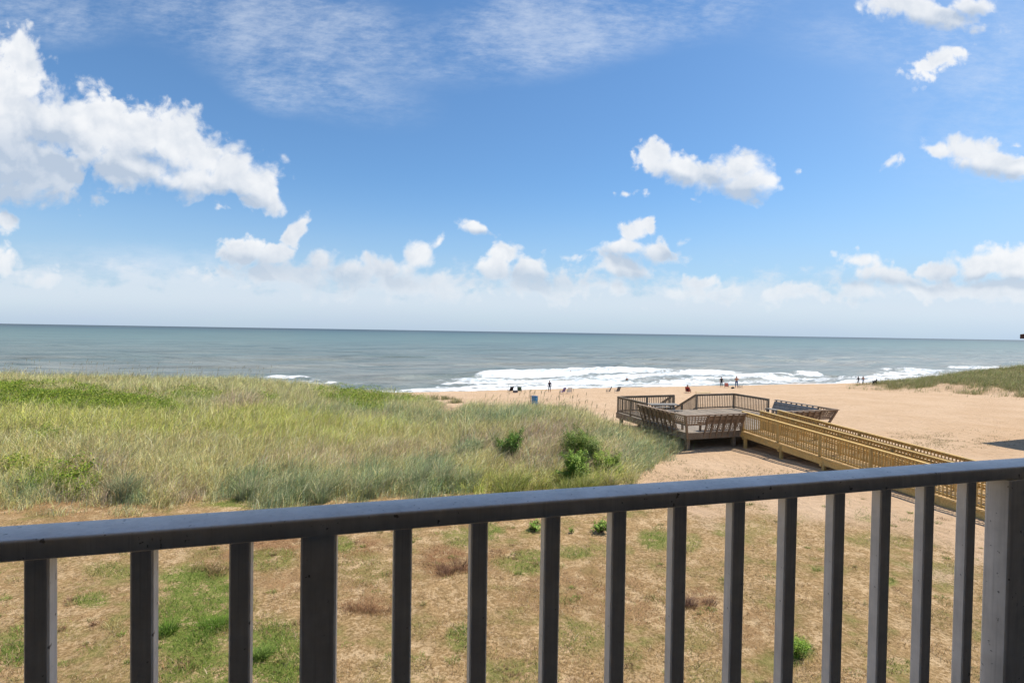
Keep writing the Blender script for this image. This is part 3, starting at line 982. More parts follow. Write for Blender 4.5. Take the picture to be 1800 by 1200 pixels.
# corners: cap, lattice and short boards close the gap between two slanted backs
for sgn in (-1, 1):
    e1 = (sgn * 4.65, .75); e2 = (sgn * (3.7 if sgn < 0 else 4.0), 0); cc_ = (sgn * 4.65, 0)
    z0, z1 = DZ + .50, DZ + .93
    def pt(x, y, ox, oy, z):
        f = (z - DZ) / .95 * .45
        return (x + ox * f, y + oy * f, z)
    cpm = MB()
    cpm.bar((sgn * 5.10, .8, DZ + .975), (sgn * 5.10, -.42, DZ + .975), .19, .036)
    cpm.bar((e2[0], -.45, DZ + .972), (sgn * 5.16, -.45, DZ + .972), .19, .034)
    cpm.bar((cc_[0], cc_[1], DZ - .30), (sgn * 5.10, -.45, DZ + .95), .10, .10, up=(0, 1, 0))
    for f0 in (.46,):
        cpm.bar(pt(e2[0], 0, 0, -1, DZ + .45), (sgn * 4.88, -.22, DZ + .45), .10, .03, up=(0, -1, .4))
        cpm.bar(pt(sgn * 4.65, .75, sgn, 0, DZ + .45), (sgn * 4.88, -.22, DZ + .45), .10, .03, up=(sgn, 0, .4))
    par = cpm.build('corner_brace', bw, deck)
    lattice([pt(e2[0], 0, 0, -1, z0), (sgn * 4.9, -.24, z0), (sgn * 5.09, -.44, z1), pt(e2[0], 0, 0, -1, z1)], (0, -1, -.4), bw, deck, 7, 4)
    lattice([pt(sgn * 4.65, .75, sgn, 0, z0), (sgn * 4.9, -.24, z0), (sgn * 5.09, -.44, z1), pt(sgn * 4.65, .75, sgn, 0, z1)], (sgn, 0, -.4), bw, deck, 7, 4)

# ramp
ramp = empty('timber_ramp', (13.6, 29.5, ZB), TH)
tag(ramp, 'golden new timber ramp with handrails leading up to the deck', 'ramp')
RL = 14.5; DROP = RL / 17.0


def fz(q_): return DZ - .03 + q_ / 17.0


nw = M['new_wood']
b = MB()
q_ = -.05
while q_ > -RL:
    b.bar((-1.25, q_ - .07, fz(q_ - .07) - .02), (1.25, q_ - .07, fz(q_ - .07) - .02), .134, .036)
    q_ -= .14
b.build('ramp_floor', M['new_boards'], ramp)
b = MB()
for p in (-1.27, 0, 1.27):
    b.bar((p, -.05, fz(0) - .18), (p, -RL, fz(-RL) - .18), .045, .27)
for p in (-1.31, 1.31):
    b.bar((p, -.05, fz(0) - .028), (p, -RL, fz(-RL) - .028), .035, .060)
b.build('side_beam', nw, ramp)
qs = [-.12 - 2.42 * k for k in range(7)]
for p in (-1.2, 1.2):
    for qv in qs:
        if qv < -RL: continue
        b = MB(); b.bar((p * 1.03, qv - .25, gz_local(p, qv) - .3), (p * 1.03, qv - .25, fz(qv) - .05), .13, .13, up=(0, 1, 0))
        b.bar((p * .8, qv - .15, fz(qv) - .33), (p * 1.12, qv - .15, fz(qv) - .33), .09, .14)
        b.build('support_post', nw, ramp)
fr = [(-q__ - .05) / (RL - .05) for q__ in qs if q__ > -RL]
for nm, p in (('railing', -1.2), ('railing', 0.0), ('railing', 1.2)):
    railing(ramp, (p, -.05), (p, -RL), fz(0), fz(-RL), nw, fr, H=1.06, pitch=(.135 if p != 0 else .145), name=nm, cap=((.145, .038) if p else (.19, .038)), post_down=.30)
hb = MB()
for p in (-1.08, .12, -.12, 1.08):
    hb.bar((p, -.2, fz(0) + .82), (p, -RL + .1, fz(-RL) + .82), .04, .06)
    for qv in qs:
        if qv > -RL: hb.bar((p, qv - .1, fz(qv) + .80), (p + (.1 if p in (-.12, 1.08) else -.1), qv - .1, fz(qv) + .80), .03, .03)
hb.build('handrail', nw, ramp)

# picnic table on the deck
pt_ = empty('picnic_table', (13.6 - 2.6 * UX + 5.2 * AX, 29.5 - 2.6 * UY + 5.2 * AY, 4.9), TH - R(12))
tag(pt_, 'grey weathered picnic table with bench seats standing on the deck', 'picnic table')
b = MB()
for k in range(5): b.bar((-.9, -.32 + .16 * k, .74), (.9, -.32 + .16 * k, .74), .15, .04)
b.build('tabletop', M['grey_wood'], pt_)
for y in (-.72, .72):
    b = MB()
    for k in (-.07, .07): b.bar((-.9, y + k, .45), (.9, y + k, .45), .13, .04)
    b.build('bench_seat', M['grey_wood'], pt_)
for xx in (-.6, .6):
    for sg in (-1, 1):
        b = MB(); b.bar((xx, sg * .62, 0), (xx, sg * .12, .72), .045, .09, up=(1, 0, 0)); b.build('leg', M['grey_wood'], pt_)
    b = MB(); b.bar((xx + .045, -.78, .41), (xx + .045, .78, .41), .04, .085); b.build('cross_beam', M['grey_wood'], pt_)
#==VEG==
# ------------------------------------------------------------------ plants
def leaf_mat(name, trans=.35, rough=.65, upw=1.0):
    m, t, out = new_mat(name)
    c = t.attr('col', 'Color')
    N_ = t.n('ShaderNodeNewGeometry').outputs['Normal']
    up = t.n('ShaderNodeVectorMath', operation='ADD', i={0: N_, 1: (.15, -.1, upw)}).outputs[0]
    up = t.n('ShaderNodeVectorMath', operation='NORMALIZE', i={0: up}).outputs[0]
    b_ = t.n('ShaderNodeBsdfPrincipled', i={'Base Color': c, 'Roughness': rough, 'Specular IOR Level': .25, 'Normal': up})
    tr = t.n('ShaderNodeBsdfTranslucent', i={'Color': c})
    mx = t.n('ShaderNodeMixShader', i={0: trans, 1: b_.outputs[0], 2: tr.outputs[0]})
    t.nt.links.new(mx.outputs[0], out.inputs[0])
    return m


M['blade'] = leaf_mat('grass_blades', .28, .65, 1.6)
M['leaf'] = leaf_mat('leaves', .28, .5, 1.1)
M['twig'] = plain_mat('twig', (.12, .08, .05), .9)


def blades(name, B, h, w_, lean, colr_, parent=None, mat='blade', droop=.5):
    n = len(B)
    ph = rng.uniform(0, 2 * math.pi, n)
    wd = np.stack([np.cos(ph), np.sin(ph), np.zeros(n)], -1) * (w_ / 2)[:, None]
    l3 = np.concatenate([lean, np.zeros((n, 1))], 1) * h[:, None]
    up = np.stack([np.zeros(n), np.zeros(n), h], -1)
    lm = np.minimum(np.linalg.norm(lean, axis=1), 1.2)
    mid = B + l3 * .30 + up * .55
    tip = B + l3 * 1.0 + up * (1 - droop * .35 * lm)[:, None]
    V_ = np.stack([B - wd * .8, B + wd * .8, mid - wd * .75, mid + wd * .75, tip], 1).reshape(-1, 3)
    k = np.arange(n)[:, None] * 5
    f4 = k + np.array([[0, 1, 3, 2]]); f3 = k + np.array([[2, 3, 4]])
    flat_ = np.concatenate([f4, f3], 1).ravel()
    tot_ = np.tile([4, 3], n)
    return np_mesh(name, V_, flat_, tot_, M[mat], False, {'col': ('FLOAT_COLOR', np.repeat(colr_, 5, 0))}, parent)


def pick(cols, n):
    cols = np.array(cols)
    c_ = cols[rng.integers(0, len(cols), n)]
    return c_ * rng.uniform(.72, 1.25, (n, 1)) * rng.uniform(.92, 1.08, (n, 3))


VINE = [(50, 696, 150, 17, 1), (170, 703, 120, 14, 1), (270, 713, 60, 8, 1), (10, 692, 60, 18, 1), (620, 694, 66, 10, .9), (645, 708, 40, 10, .8), (720, 696, 50, 7, .6), (470, 700, 18, 6, .8), (75, 765, 40, 8, .4), (350, 692, 50, 7, .6), (130, 840, 40, 26, .5), (45, 835, 40, 26, .3)]
YEL = [(150, 738, 260, 24, .9), (450, 740, 200, 26, .9), (620, 745, 120, 18, .6), (900, 845, 130, 22, .8), (990, 855, 80, 20, .7), (1065, 840, 40, 14, .8), (40, 800, 60, 30, .5), (560, 760, 200, 20, .4)]
BLUE = [(450, 860, 60, 35, .9), (560, 862, 52, 36, 1), (655, 845, 50, 32, .9), (745, 838, 60, 36, 1), (800, 845, 30, 26, .8), (500, 835, 60, 20, .5), (820, 785, 22, 14, .9), (230, 862, 24, 22, .6), (660, 820, 30, 20, .7), (950, 825, 40, 12, .4), (1130, 800, 60, 22, .8), (1170, 790, 40, 14, .9), (1050, 765, 60, 14, .6),
        (60, 865, 60, 18, .5), (880, 730, 90, 12, .6), (760, 735, 100, 14, .4), (620, 720, 120, 12, .4)]
PINK = [(970, 760, 70, 26, 1), (1060, 800, 50, 24, .8), (950, 800, 60, 22, .9), (860, 770, 50, 18, .6), (560, 800, 90, 22, .5), (700, 790, 90, 20, .5), (140, 860, 70, 20, .6), (300, 850, 60, 20, .5), (430, 700, 60, 14, .6), (180, 815, 80, 18, .4)]
c_straw = [(.60, .48, .25), (.54, .43, .20), (.58, .47, .26), (.42, .34, .12), (.36, .31, .11), (.33, .33, .10)]
c_yel = [(.36, .37, .07), (.42, .41, .11), (.30, .34, .06), (.46, .42, .16)]
c_blue = [(.15, .21, .10), (.20, .26, .13), (.25, .30, .17), (.13, .18, .07), (.32, .33, .19)]
c_pink = [(.44, .33, .23), (.36, .26, .18), (.52, .41, .29), (.30, .25, .13)]
c_gen = [(.48, .44, .22), (.36, .36, .14), (.38, .36, .16), (.26, .29, .10), (.46, .40, .20), (.34, .30, .16)]
c_vine = [(.15, .24, .015), (.20, .28, .02), (.27, .33, .04), (.09, .16, .015), (.33, .37, .06)]


def dune_cols(B):
    n = len(B)
    x_, y_ = project(B[:, 0], B[:, 1], B[:, 2] + .3)
    nz = fbm(B[:, 0] * .9, B[:, 1] * .9, 201, 3)
    w_ = np.stack([blobmask(x_, y_, YEL, nz), blobmask(x_, y_, BLUE, nz), blobmask(x_, y_, PINK, nz), np.full(n, .55) * (x_ < 1e9), np.full(n, .35) * (.4 + nz * 1.2),
                   blobmask(x_, y_, VINE, nz) * 1.2], 1) ** 1.6
    w_[:, 3] *= sstep(700, 780, y_) * sstep(.2, .75, nz) * 1.6 + .15
    w_[:, :4] *= 1 + 0 * w_[:, :4]
    cw = np.cumsum(w_, 1); u = rng.uniform(0, 1, n) * cw[:, -1]
    k = (u[:, None] > cw).sum(1)
    out_ = np.zeros((n, 3))
    for i, cl in enumerate([c_yel, c_blue, c_pink, c_straw, c_gen, c_vine]):
        mk = k == i
        out_[mk] = pick(cl, int(mk.sum()))
    tufts = .62 + .76 * fbm(B[:, 0] * 2.6, B[:, 1] * 2.6, 203, 3)
    return np.clip(out_ * tufts[:, None] * 1.74, 0, .88), k


# ---- near dune grass
N = 620000
S_ = rng.uniform(-1.15, .36, N); Y_ = 17 * (52 / 17) ** rng.uniform(0, 1, N); X_ = S_ * Y_
# gather two blades in three around tussock centres
ci_ = fbm(X_ * 2.2, Y_ * 2.2, 301, 2)
keep = rng.uniform(0, 1, N) < on_dune(X_, Y_) * (.35 + 1.3 * sstep(.3, .62, ci_))
X_, Y_ = X_[keep], Y_[keep]
B_ = np.stack([X_, Y_, terrain(X_, Y_) - .02], -1)
colv, kk_ = dune_cols(B_)
n = len(B_)
edge_ = on_dune(X_, Y_)
bx, by = project(X_, Y_, B_[:, 2])
vm = blobmask(bx, by, VINE, fbm(X_ * 1.3, Y_ * 1.3, 81, 4))
h_ = rng.gamma(6, .083, n) * (.55 + .75 * fbm(X_ * .8, Y_ * .8, 303, 3)) * np.where(kk_ == 1, 1.15, 1) * (.45 + .55 * edge_) * np.where(vm > .35, .45, 1)
h_ *= np.interp(Y_, [18, 28, 45], [1.0, 1.0, .85])
wd_ = rng.uniform(.008, .018, n) * np.interp(Y_, [18, 45], [1.0, 1.7])
wind = np.stack([.32 + .25 * (fbm(X_ * .5, Y_ * .5, 305, 2) - .5), -.05 + 0 * X_], -1)
lean_ = wind + rng.normal(0, .40, (n, 2))
dg = blades('dune_grass', B_, h_, wd_, lean_, colv)
tag(dg, 'dense straw and green beach grass covering the dune left of the deck', 'grass', kind='stuff')
print('dune blades', n)

# ---- longer pale stalks bent by the wind stand above the rest (same mass of grass, coarser blades)
N = 30000
S_ = rng.uniform(-1.15, .34, N); Y_ = 17 * (40 / 17) ** rng.uniform(0, 1, N); X_ = S_ * Y_
keep = rng.uniform(0, 1, N) < on_dune(X_, Y_) * (.15 + 1.3 * sstep(.45, .62, fbm(X_ * 1.3, Y_ * 1.3, 307, 3)))
X_, Y_ = X_[keep], Y_[keep]; n = len(X_)
B_ = np.stack([X_, Y_, terrain(X_, Y_) - .02], -1)
bx, by = project(X_, Y_, B_[:, 2])
nv = blobmask(bx, by, VINE, fbm(X_ * 1.3, Y_ * 1.3, 81, 4)) < .3
B_ = B_[nv]; n = len(B_)
dg3 = blades('dune_grass', B_, rng.uniform(.55, 1.15, n), rng.uniform(.008, .015, n), np.array([[.45, -.05]]) + rng.normal(0, .22, (n, 2)),
             pick([(.62, .52, .30), (.56, .46, .24), (.50, .46, .20), (.68, .60, .40), (.40, .42, .18)], n), droop=.7)
tag(dg3, 'long pale wind bent stalks standing above the dune grass', 'grass', kind='stuff')

# ---- sea oat stalks on the crest
st_b = []
for _ in range(230):
    if rng.uniform() < .55: x_ = rng.uniform(0, 480)
    else: x_ = rng.uniform(850, 1130)
    s_ = ray(x_, 620); s_ = s_.x / s_.y
    yf, yc, zc_ = dune_tab(np.array([s_]))
    Yy = yc[0] + rng.uniform(-5, 1.5)
    st_b.append((s_ * Yy, Yy))
st_b = np.array(st_b)
mbs = MB()
zs_ = terrain(st_b[:, 0], st_b[:, 1])
for (x_, y_), z_ in zip(st_b, zs_):
    hh_ = rng.uniform(.65, 1.35) if rng.uniform() < .7 else rng.uniform(1.2, 1.6)
    lx = rng.uniform(.0, .25); ly = rng.uniform(-.08, .08)
    p0 = Vector((x_, y_, z_)); p1 = p0 + Vector((lx * .3, ly, hh_ * .6)); p2 = p0 + Vector((lx, ly * 2, hh_)); p3 = p2 + Vector((random.uniform(-.05, .08) + lx * .3, random.uniform(-.05, .05), .09))
    mbs.tube([p0, p1, p2], [.005, .004, .003], 3)
    mbs.tube([p2 - Vector((0, 0, .12)), p2, p3], [.006, .014, .003], 4)
so = mbs.build('sea_oats', plain_mat('sea_oat_stalks', (.42, .35, .20), .9), None)
tag(so, 'thin tan sea oat stalks rising above the dune crest', 'sea oats', kind='stuff')

# ---- far right dune
N = 330000
S_ = rng.uniform(.62, 1.25, N); Y_ = 48 * (110 / 48) ** rng.uniform(0, 1, N); X_ = S_ * Y_
tuftn = fbm(X_ * 1.1, Y_ * 1.1, 311, 2)
od = on_dune_right(X_, Y_)
Wv = X_ * AX + Y_ * AY; Pv_ = X_ * UX + Y_ * UY
fringe = sstep(68, 76, Pv_) * sstep(.58, .68, tuftn) * .5 * (od < .4) * (Wv > 36) * (Wv < 60)
keep = rng.uniform(0, 1, N) < (od * (.3 + sstep(.3, .6, tuftn)) + fringe)
X_, Y_ = X_[keep], Y_[keep]; n = len(X_)
B_ = np.stack([X_, Y_, terrain(X_, Y_) - .02], -1)
cc_ = np.where((rng.uniform(0, 1, n) < .25 + .6 * fbm(X_ * .3, Y_ * .3, 313, 3))[:, None], pick([(.36, .38, .10), (.43, .43, .15), (.26, .31, .08), (.52, .49, .21)], n), pick(c_straw, n))
h_ = rng.gamma(6, .085, n) * 1.0
dg2 = blades('dune_grass', B_, h_, rng.uniform(.016, .034, n), np.array([[.25, 0]]) + rng.normal(0, .3, (n, 2)), cc_)
tag(dg2, 'green and tan grass on the far dune at the right edge of the beach', 'grass', kind='stuff')

# ---- low creeping green cover
N = 420000
S_ = rng.uniform(-1.1, .1, N); Y_ = 18 * (50 / 18) ** rng.uniform(0, 1, N); X_ = S_ * Y_
Z_ = terrain(X_, Y_)
x_, y_ = project(X_, Y_, Z_ + .2)
vm = blobmask(x_, y_, VINE, fbm(X_ * 1.3, Y_ * 1.3, 81, 4)) * on_dune(X_, Y_)
keep = rng.uniform(0, 1, N) < vm * 1.1
X_, Y_, Z_ = X_[keep], Y_[keep], Z_[keep]; n = len(X_)
lump = fbm(X_ * 1.4, Y_ * 1.4, 321, 3)
Cc = np.stack([X_, Y_, Z_ + .08 + rng.uniform(.0, .22, n) + .45 * sstep(.35, .8, lump)], -1)


def leaves(name, Cc, size, cols_, parent=None, aspect=.55, upness=.8, nrm=None):
    n = len(Cc)
    nr = rng.normal(0, 1, (n, 3)); nr[:, 2] = np.abs(nr[:, 2]) + upness
    if nrm is not None: nr = nr * .6 + nrm * 1.2
    nr /= np.linalg.norm(nr, axis=1)[:, None]
    a_ = np.cross(nr, rng.normal(0, 1, (n, 3))); a_ /= np.linalg.norm(a_, axis=1)[:, None]
    b_ = np.cross(nr, a_)
    s_ = size[:, None]
    V_ = np.stack([Cc - a_ * s_ * .5, Cc - b_ * s_ * aspect * .5 + a_ * s_ * .05 - nr * s_ * .08, Cc + a_ * s_ * .5 - nr * s_ * .1, Cc + b_ * s_ * aspect * .5 + a_ * s_ * .05 - nr * s_ * .08], 1).reshape(-1, 3)
    k = np.arange(n)[:, None] * 4
    f_ = (k + np.array([[0, 1, 3, 1, 2, 3]])).ravel()
    return np_mesh(name, V_, f_, np.full(2 * n, 3), M['leaf'], False, {'col': ('FLOAT_COLOR', np.repeat(cols_, 4, 0))}, parent)


cv_ = leaves('creeping_vines', Cc, rng.uniform(.05, .11, n), pick(c_vine, n) * (.7 + .6 * lump)[:, None], aspect=.6)
tag(cv_, 'bright green creeping leaves spread over the upper left dune', 'ground cover', kind='stuff')
print('vine leaves', n)

# ---- short lawn grass and litter
N = 330000
S_ = rng.uniform(-1.15, 1.15, N); Y_ = 7.0 * (27 / 7.0) ** rng.uniform(0, 1, N); X_ = S_ * Y_
Z_ = terrain(X_, Y_)
x_, y_ = project(X_, Y_, Z_)
nz = fbm(X_ * 1.3, Y_ * 1.3, 81, 4)
gm_ = blobmask(x_, y_, GREEN, nz); bm_ = blobmask(x_, y_, BROWN, nz)
lw_ = ground_masks(X_, Y_); tn = fbm(X_ * 1.6, Y_ * 1.6, 331, 4)
pr_ = lw_ * (gm_ * .95 + bm_ * .55 + .42 * sstep(.42, .62, tn))
keep = rng.uniform(0, 1, N) < pr_
X_, Y_, Z_, gm_, bm_, tn = X_[keep], Y_[keep], Z_[keep], gm_[keep], bm_[keep], tn[keep]; n = len(X_)
u = rng.uniform(0, 1, n)
gfield = sstep(.45, .65, fbm(X_ * .35, Y_ * .35, 337, 3))
isg = u < gm_ * .9 + .04 + .30 * gfield * (1 - bm_)
cg = pick([(.12, .20, .02), (.18, .26, .03), (.24, .30, .06), (.09, .15, .02)], n)
cg2 = pick([(.34, .32, .10), (.28, .27, .07), (.42, .38, .16)], n)
cb = pick([(.42, .27, .14), (.33, .20, .09), (.52, .36, .21), (.24, .14, .06), (.60, .45, .29)], n)
cbr = pick([(.26, .12, .05), (.34, .18, .08), (.20, .10, .05)], n)
cc_ = np.where(isg[:, None], np.where((gm_ > .3)[:, None], cg, cg2), np.where((rng.uniform(0, 1, n) < bm_ * .7)[:, None], cbr, cb))
h_ = rng.uniform(.02, .075, n) * (1 + gm_ * 1.1 * sstep(.4, .7, tn))
lean_ = rng.normal(0, .9, (n, 2))
lg = blades('lawn_grass', np.stack([X_, Y_, Z_ - .005], -1), h_, rng.uniform(.006, .014, n), lean_, cc_, droop=.2)
tag(lg, 'short sparse dry and green grass growing in the sandy yard', 'grass', kind='stuff')
print('lawn blades', n)


# ---- small ragged weeds and dry tufts all over the yard
NC = 1500
S_ = rng.uniform(-1.1, 1.1, NC); Y_ = 7.5 * (26 / 7.5) ** rng.uniform(0, 1, NC); X_ = S_ * Y_
keep = rng.uniform(0, 1, NC) < ground_masks(X_, Y_) * (.15 + sstep(.42, .66, fbm(X_ * .5, Y_ * .5, 351, 3)))
X_, Y_ = X_[keep], Y_[keep]; nc = len(X_)
kind_ = rng.uniform(0, 1, nc)
per = 70
rad_ = np.repeat(rng.uniform(.03, .16, nc), per); a_ = rng.uniform(0, 6.283, nc * per); q_ = np.sqrt(rng.uniform(0, 1, nc * per))
bx = np.repeat(X_, per) + np.cos(a_) * q_ * rad_ * 1.3; by = np.repeat(Y_, per) + np.sin(a_) * q_ * rad_
hh2 = np.repeat(rng.uniform(.03, .10, nc), per) * rng.uniform(.4, 1.2, nc * per)
kk2 = np.repeat(kind_, per)[:, None]
c2_ = np.where(kk2 < .40, pick([(.22, .30, .05), (.30, .36, .08), (.15, .22, .03)], nc * per), np.where(kk2 < .75, pick([(.42, .34, .13), (.34, .28, .10), (.50, .42, .20)], nc * per), pick([(.30, .17, .09), (.22, .12, .06), (.38, .25, .14)], nc * per)))
wt_ = blades('yard_weeds', np.stack([bx, by, terrain(bx, by) - .005], -1), hh2, rng.uniform(.005, .012, nc * per), np.stack([np.cos(a_), np.sin(a_)], -1) * .7 + rng.normal(0, .5, (nc * per, 2)), c2_, droop=.3)
tag(wt_, 'tiny scattered weeds and dry tufts in the sandy yard', 'weeds', kind='stuff')


# ---- single plants
def shrub(px_, py_, wpx, hpx, nleaf, cols_, label, name='shrub', cat='shrub', group=None, lsize=(.09, .16), aspect=.32, sink=.0):
    g_ = ground_at(px_, py_)
    dist = g_.y
    W_ = wpx / 950 * dist; H_ = hpx / 950 * dist * 1.02
    root = empty(name, g_)
    tag(root, label, cat, group)
    nb = 7
    cen = [Vector((0, 0, H_ * .52))] + [Vector((math.cos(a_) * W_ * random.uniform(.2, .36), math.sin(a_) * W_ * .25, H_ * random.uniform(.22, .80))) for a_ in [random.uniform(0, 6.28) for _ in range(nb)]]
    rad = [min(W_, H_) * .44] + [min(W_, H_) * random.uniform(.22, .38) for _ in range(nb)]
    k = rng.integers(0, nb + 1, nleaf)
    dirs = rng.normal(0, 1, (nleaf, 3)); dirs /= np.linalg.norm(dirs, axis=1)[:, None]
    rr_ = rng.uniform(.3, 1.10, nleaf) ** .55
    cen_ = np.array([list(c_) for c_ in cen])[k]; rad_ = np.array(rad)[k]
    P_ = cen_ + dirs * (rad_ * rr_)[:, None] * np.array([[W_ / max(H_, .01) if W_ > H_ else 1, 1, 1]])
    # leafy shoots poke out of the outline
    ns = 26; per_ = max(8, nleaf // 90); sh_ = []; shn = []
    for _ in range(ns):
        d_ = rng.normal(0, 1, 3); d_[2] = abs(d_[2]) + .2; d_ /= np.linalg.norm(d_)
        c0_ = np.array(list(cen[rng.integers(0, nb + 1)])); l_ = min(W_, H_) * rng.uniform(.42, .68)
        tt_ = rng.uniform(.45, 1.0, per_)
        sh_.append(c0_ + d_ * (tt_ * l_)[:, None] + rng.normal(0, .025 + .02 * min(W_, 1), (per_, 3))); shn.append(np.tile(d_, (per_, 1)))
    sh_ = np.concatenate(sh_); shn = np.concatenate(shn)
    P_[-len(sh_):] = sh_[-nleaf:]; dirs[-len(sh_):] = shn[-nleaf:]
    P_[:, 2] = np.maximum(P_[:, 2], .03)
    leaves('foliage', P_, rng.uniform(lsize[0], lsize[1], nleaf), np.clip(pick(cols_, nleaf) * np.array([2.05, 1.8, 1.2]), 0, .6), root, aspect, .5, dirs)
    mb = MB()
    for c_ in cen[1:]:
        mb.tube([Vector((0, 0, -.05)), Vector((c_.x * .4, c_.y * .4, c_.z * .45)), c_], [.018, .012, .005], 5)
    mb.build('stem', M['twig'], root)
    return root


c_bush = [(.05, .115, .02), (.075, .15, .03), (.10, .19, .04), (.04, .085, .015)]
c_bush2 = [(.09, .17, .03), (.13, .22, .045), (.06, .12, .02), (.17, .27, .07)]
shrub(894, 802, 46, 40, 7500, c_bush, 'round dark green shrub standing alone on the dune face', lsize=(.05, .09))
shrub(1022, 812, 68, 50, 12000, [(.07, .13, .03), (.11, .19, .045), (.05, .10, .02), (.16, .20, .07)], 'wide green bush, uppermost of the three beside the deck path', lsize=(.05, .09))
shrub(1016, 850, 52, 50, 8000, c_bush2, 'bright leafy bush directly below the wide green bush on the dune edge', lsize=(.06, .11))
shrub(1070, 838, 46, 38, 5500, [(.13, .22, .04), (.09, .16, .03), (.20, .28, .07)], 'light green small bush to the right of the two stacked bushes', lsize=(.055, .09))
shrub(940, 934, 24, 16, 420, c_bush2, 'small leafy weed on the sandy yard, left of the larger round weed', name='weed', cat='weed', lsize=(.05, .09), aspect=.5)
shrub(1057, 936, 26, 22, 520, c_bush2, 'larger round leafy weed on the sandy yard just below the rail', name='weed', cat='weed', lsize=(.05, .10), aspect=.5)
shrub(1004, 938, 9, 8, 120, c_bush2, 'tiny leafy weed between two bigger weeds on the yard', name='weed', cat='weed', lsize=(.03, .06), aspect=.5)
shrub(1395, 1150, 46, 30, 1400, [(.11, .21, .02), (.16, .27, .03), (.08, .15, .02)], 'bright green ragged weed clump low on the right of the yard', name='weed', cat='weed', lsize=(.03, .075), aspect=.25)


def grass_clump(px_, py_, hpx, wpx, nb, cols_, label, spread=.55, name='grass_clump', cat='grass clump', group=None, bw_=(.010, .018)):
    g_ = ground_at(px_, py_)
    H_ = hpx / 950 * g_.y; Rr = wpx / 950 * g_.y / 2
    a_ = rng.uniform(0, 2 * math.pi, nb); r_ = Rr * .55 * np.sqrt(rng.uniform(0, 1, nb))
    # several uneven tussocks grown together
    nl = 7
    lob = np.stack([rng.normal(0, Rr * .75, nl), rng.normal(0, Rr * .4, nl)], -1); lh = rng.uniform(.35, 1.1, nl); lr = rng.uniform(.3, .9, nl)
    lk = rng.integers(0, nl, nb)
    B_ = np.stack([r_ * np.cos(a_) * lr[lk] + lob[lk, 0], r_ * np.sin(a_) * lr[lk] + lob[lk, 1], np.full(nb, 0.0)], -1)
    B_[:, 2] = terrain(B_[:, 0] + g_.x, B_[:, 1] + g_.y) - g_.z - .02
    h_ = H_ * rng.uniform(.3, 1.1, nb) * lh[lk]
    ln = np.stack([np.cos(a_), np.sin(a_)], -1) * (r_ / (Rr * .55) * spread)[:, None] + rng.normal(0, .16, (nb, 2)) + np.array([[.12, 0]])
    o = blades(name, B_, h_, rng.uniform(*bw_, nb), ln, pick(cols_, nb))
    o.location = g_
    return tag(o, label, cat, group)


c_bluem = [(.26, .34, .17), (.31, .38, .20), (.40, .43, .24), (.22, .30, .11), (.48, .45, .25), (.56, .48, .28), (.36, .38, .13)]
GRP = 'blue green grass clumps along the foot of the dune'
for args in [
    (552, 878, 52, 85, 2300, c_bluem, 'large spiky blue green grass clump, lowest at the foot of the dune'),
    (450, 870, 44, 80, 1900, c_bluem, 'blue green grass clump left of the lowest large spiky clump'),
    (655, 858, 50, 74, 1900, c_bluem, 'blue green grass clump between the lowest clump and the wide pair'),
    (742, 858, 52, 74, 2000, c_bluem, 'tall wide blue green grass clump at the middle of the dune foot'),
    (794, 860, 44, 54, 1300, c_bluem, 'narrower blue green clump touching the right side of the tall wide one'),
    (226, 878, 52, 40, 1200, c_blue + c_straw[:2], 'small pale green clump at the far left foot of the dune'),
    (820, 798, 30, 42, 1200, c_bluem, 'dull green clump higher up the dune, left of the round dark shrub'),
]:
    grass_clump(*args, group=GRP)
grass_clump(905, 866, 42, 90, 2600, c_yel + [(.22, .30, .05)], 'yellow green grass clump at the dune foot below the round shrub')
grass_clump(985, 868, 40, 80, 2400, c_yel + [(.26, .33, .06)], 'yellow green grass clump left of the bright leafy bush')
grass_clump(1062, 862, 36, 56, 1500, c_yel + c_straw[:3], 'thin yellow grass clump below the light green small bush')
grass_clump(985, 728, 20, 30, 500, [(.14, .22, .04), (.20, .28, .06)], 'small green spiky clump on the dune crest right of the barrel', bw_=(.02, .035))
grass_clump(768, 702, 15, 44, 900, c_straw + c_gen, 'pale grass tuft on the back of the dune near the surf', bw_=(.02, .04))
grass_clump(806, 708, 14, 22, 400, c_straw + c_gen, 'smaller grass tuft by the bare sand gap in the dune', bw_=(.02, .04))
GB = 'reddish brown dead weed clumps in the yard'
for args in [
    (782, 1000, 24, 56, 900, [(.22, .11, .06), (.30, .16, .09), (.16, .08, .05)], 'reddish brown dead weed clump in the yard, nearest to the dune'),
    (648, 1074, 22, 54, 800, [(.34, .19, .09), (.26, .14, .07)], 'orange brown dead weed clump low in the middle of the yard'),
    (1228, 1064, 24, 50, 700, [(.20, .11, .07), (.28, .16, .10)], 'dark brown dead weed clump on the right of the yard'),
    (385, 1004, 20, 54, 700, [(.28, .18, .08), (.22, .16, .06)], 'olive brown dead weed clump on the left of the yard'),
]:
    grass_clump(*args, spread=1.3, name='dead_weed', cat='dead weed', group=GB, bw_=(.004, .009))
grass_clump(352, 1110, 34, 90, 1500, [(.14, .26, .02), (.20, .32, .04), (.10, .18, .02)], 'bright green grass clump in the yard behind the left balusters', spread=1.1, bw_=(.006, .012))
grass_clump(470, 1150, 30, 60, 900, [(.18, .28, .04), (.24, .33, .07), (.12, .2, .03)], 'yellowish green weed clump in the yard beside the thick left post', spread=1.2, bw_=(.006, .012))
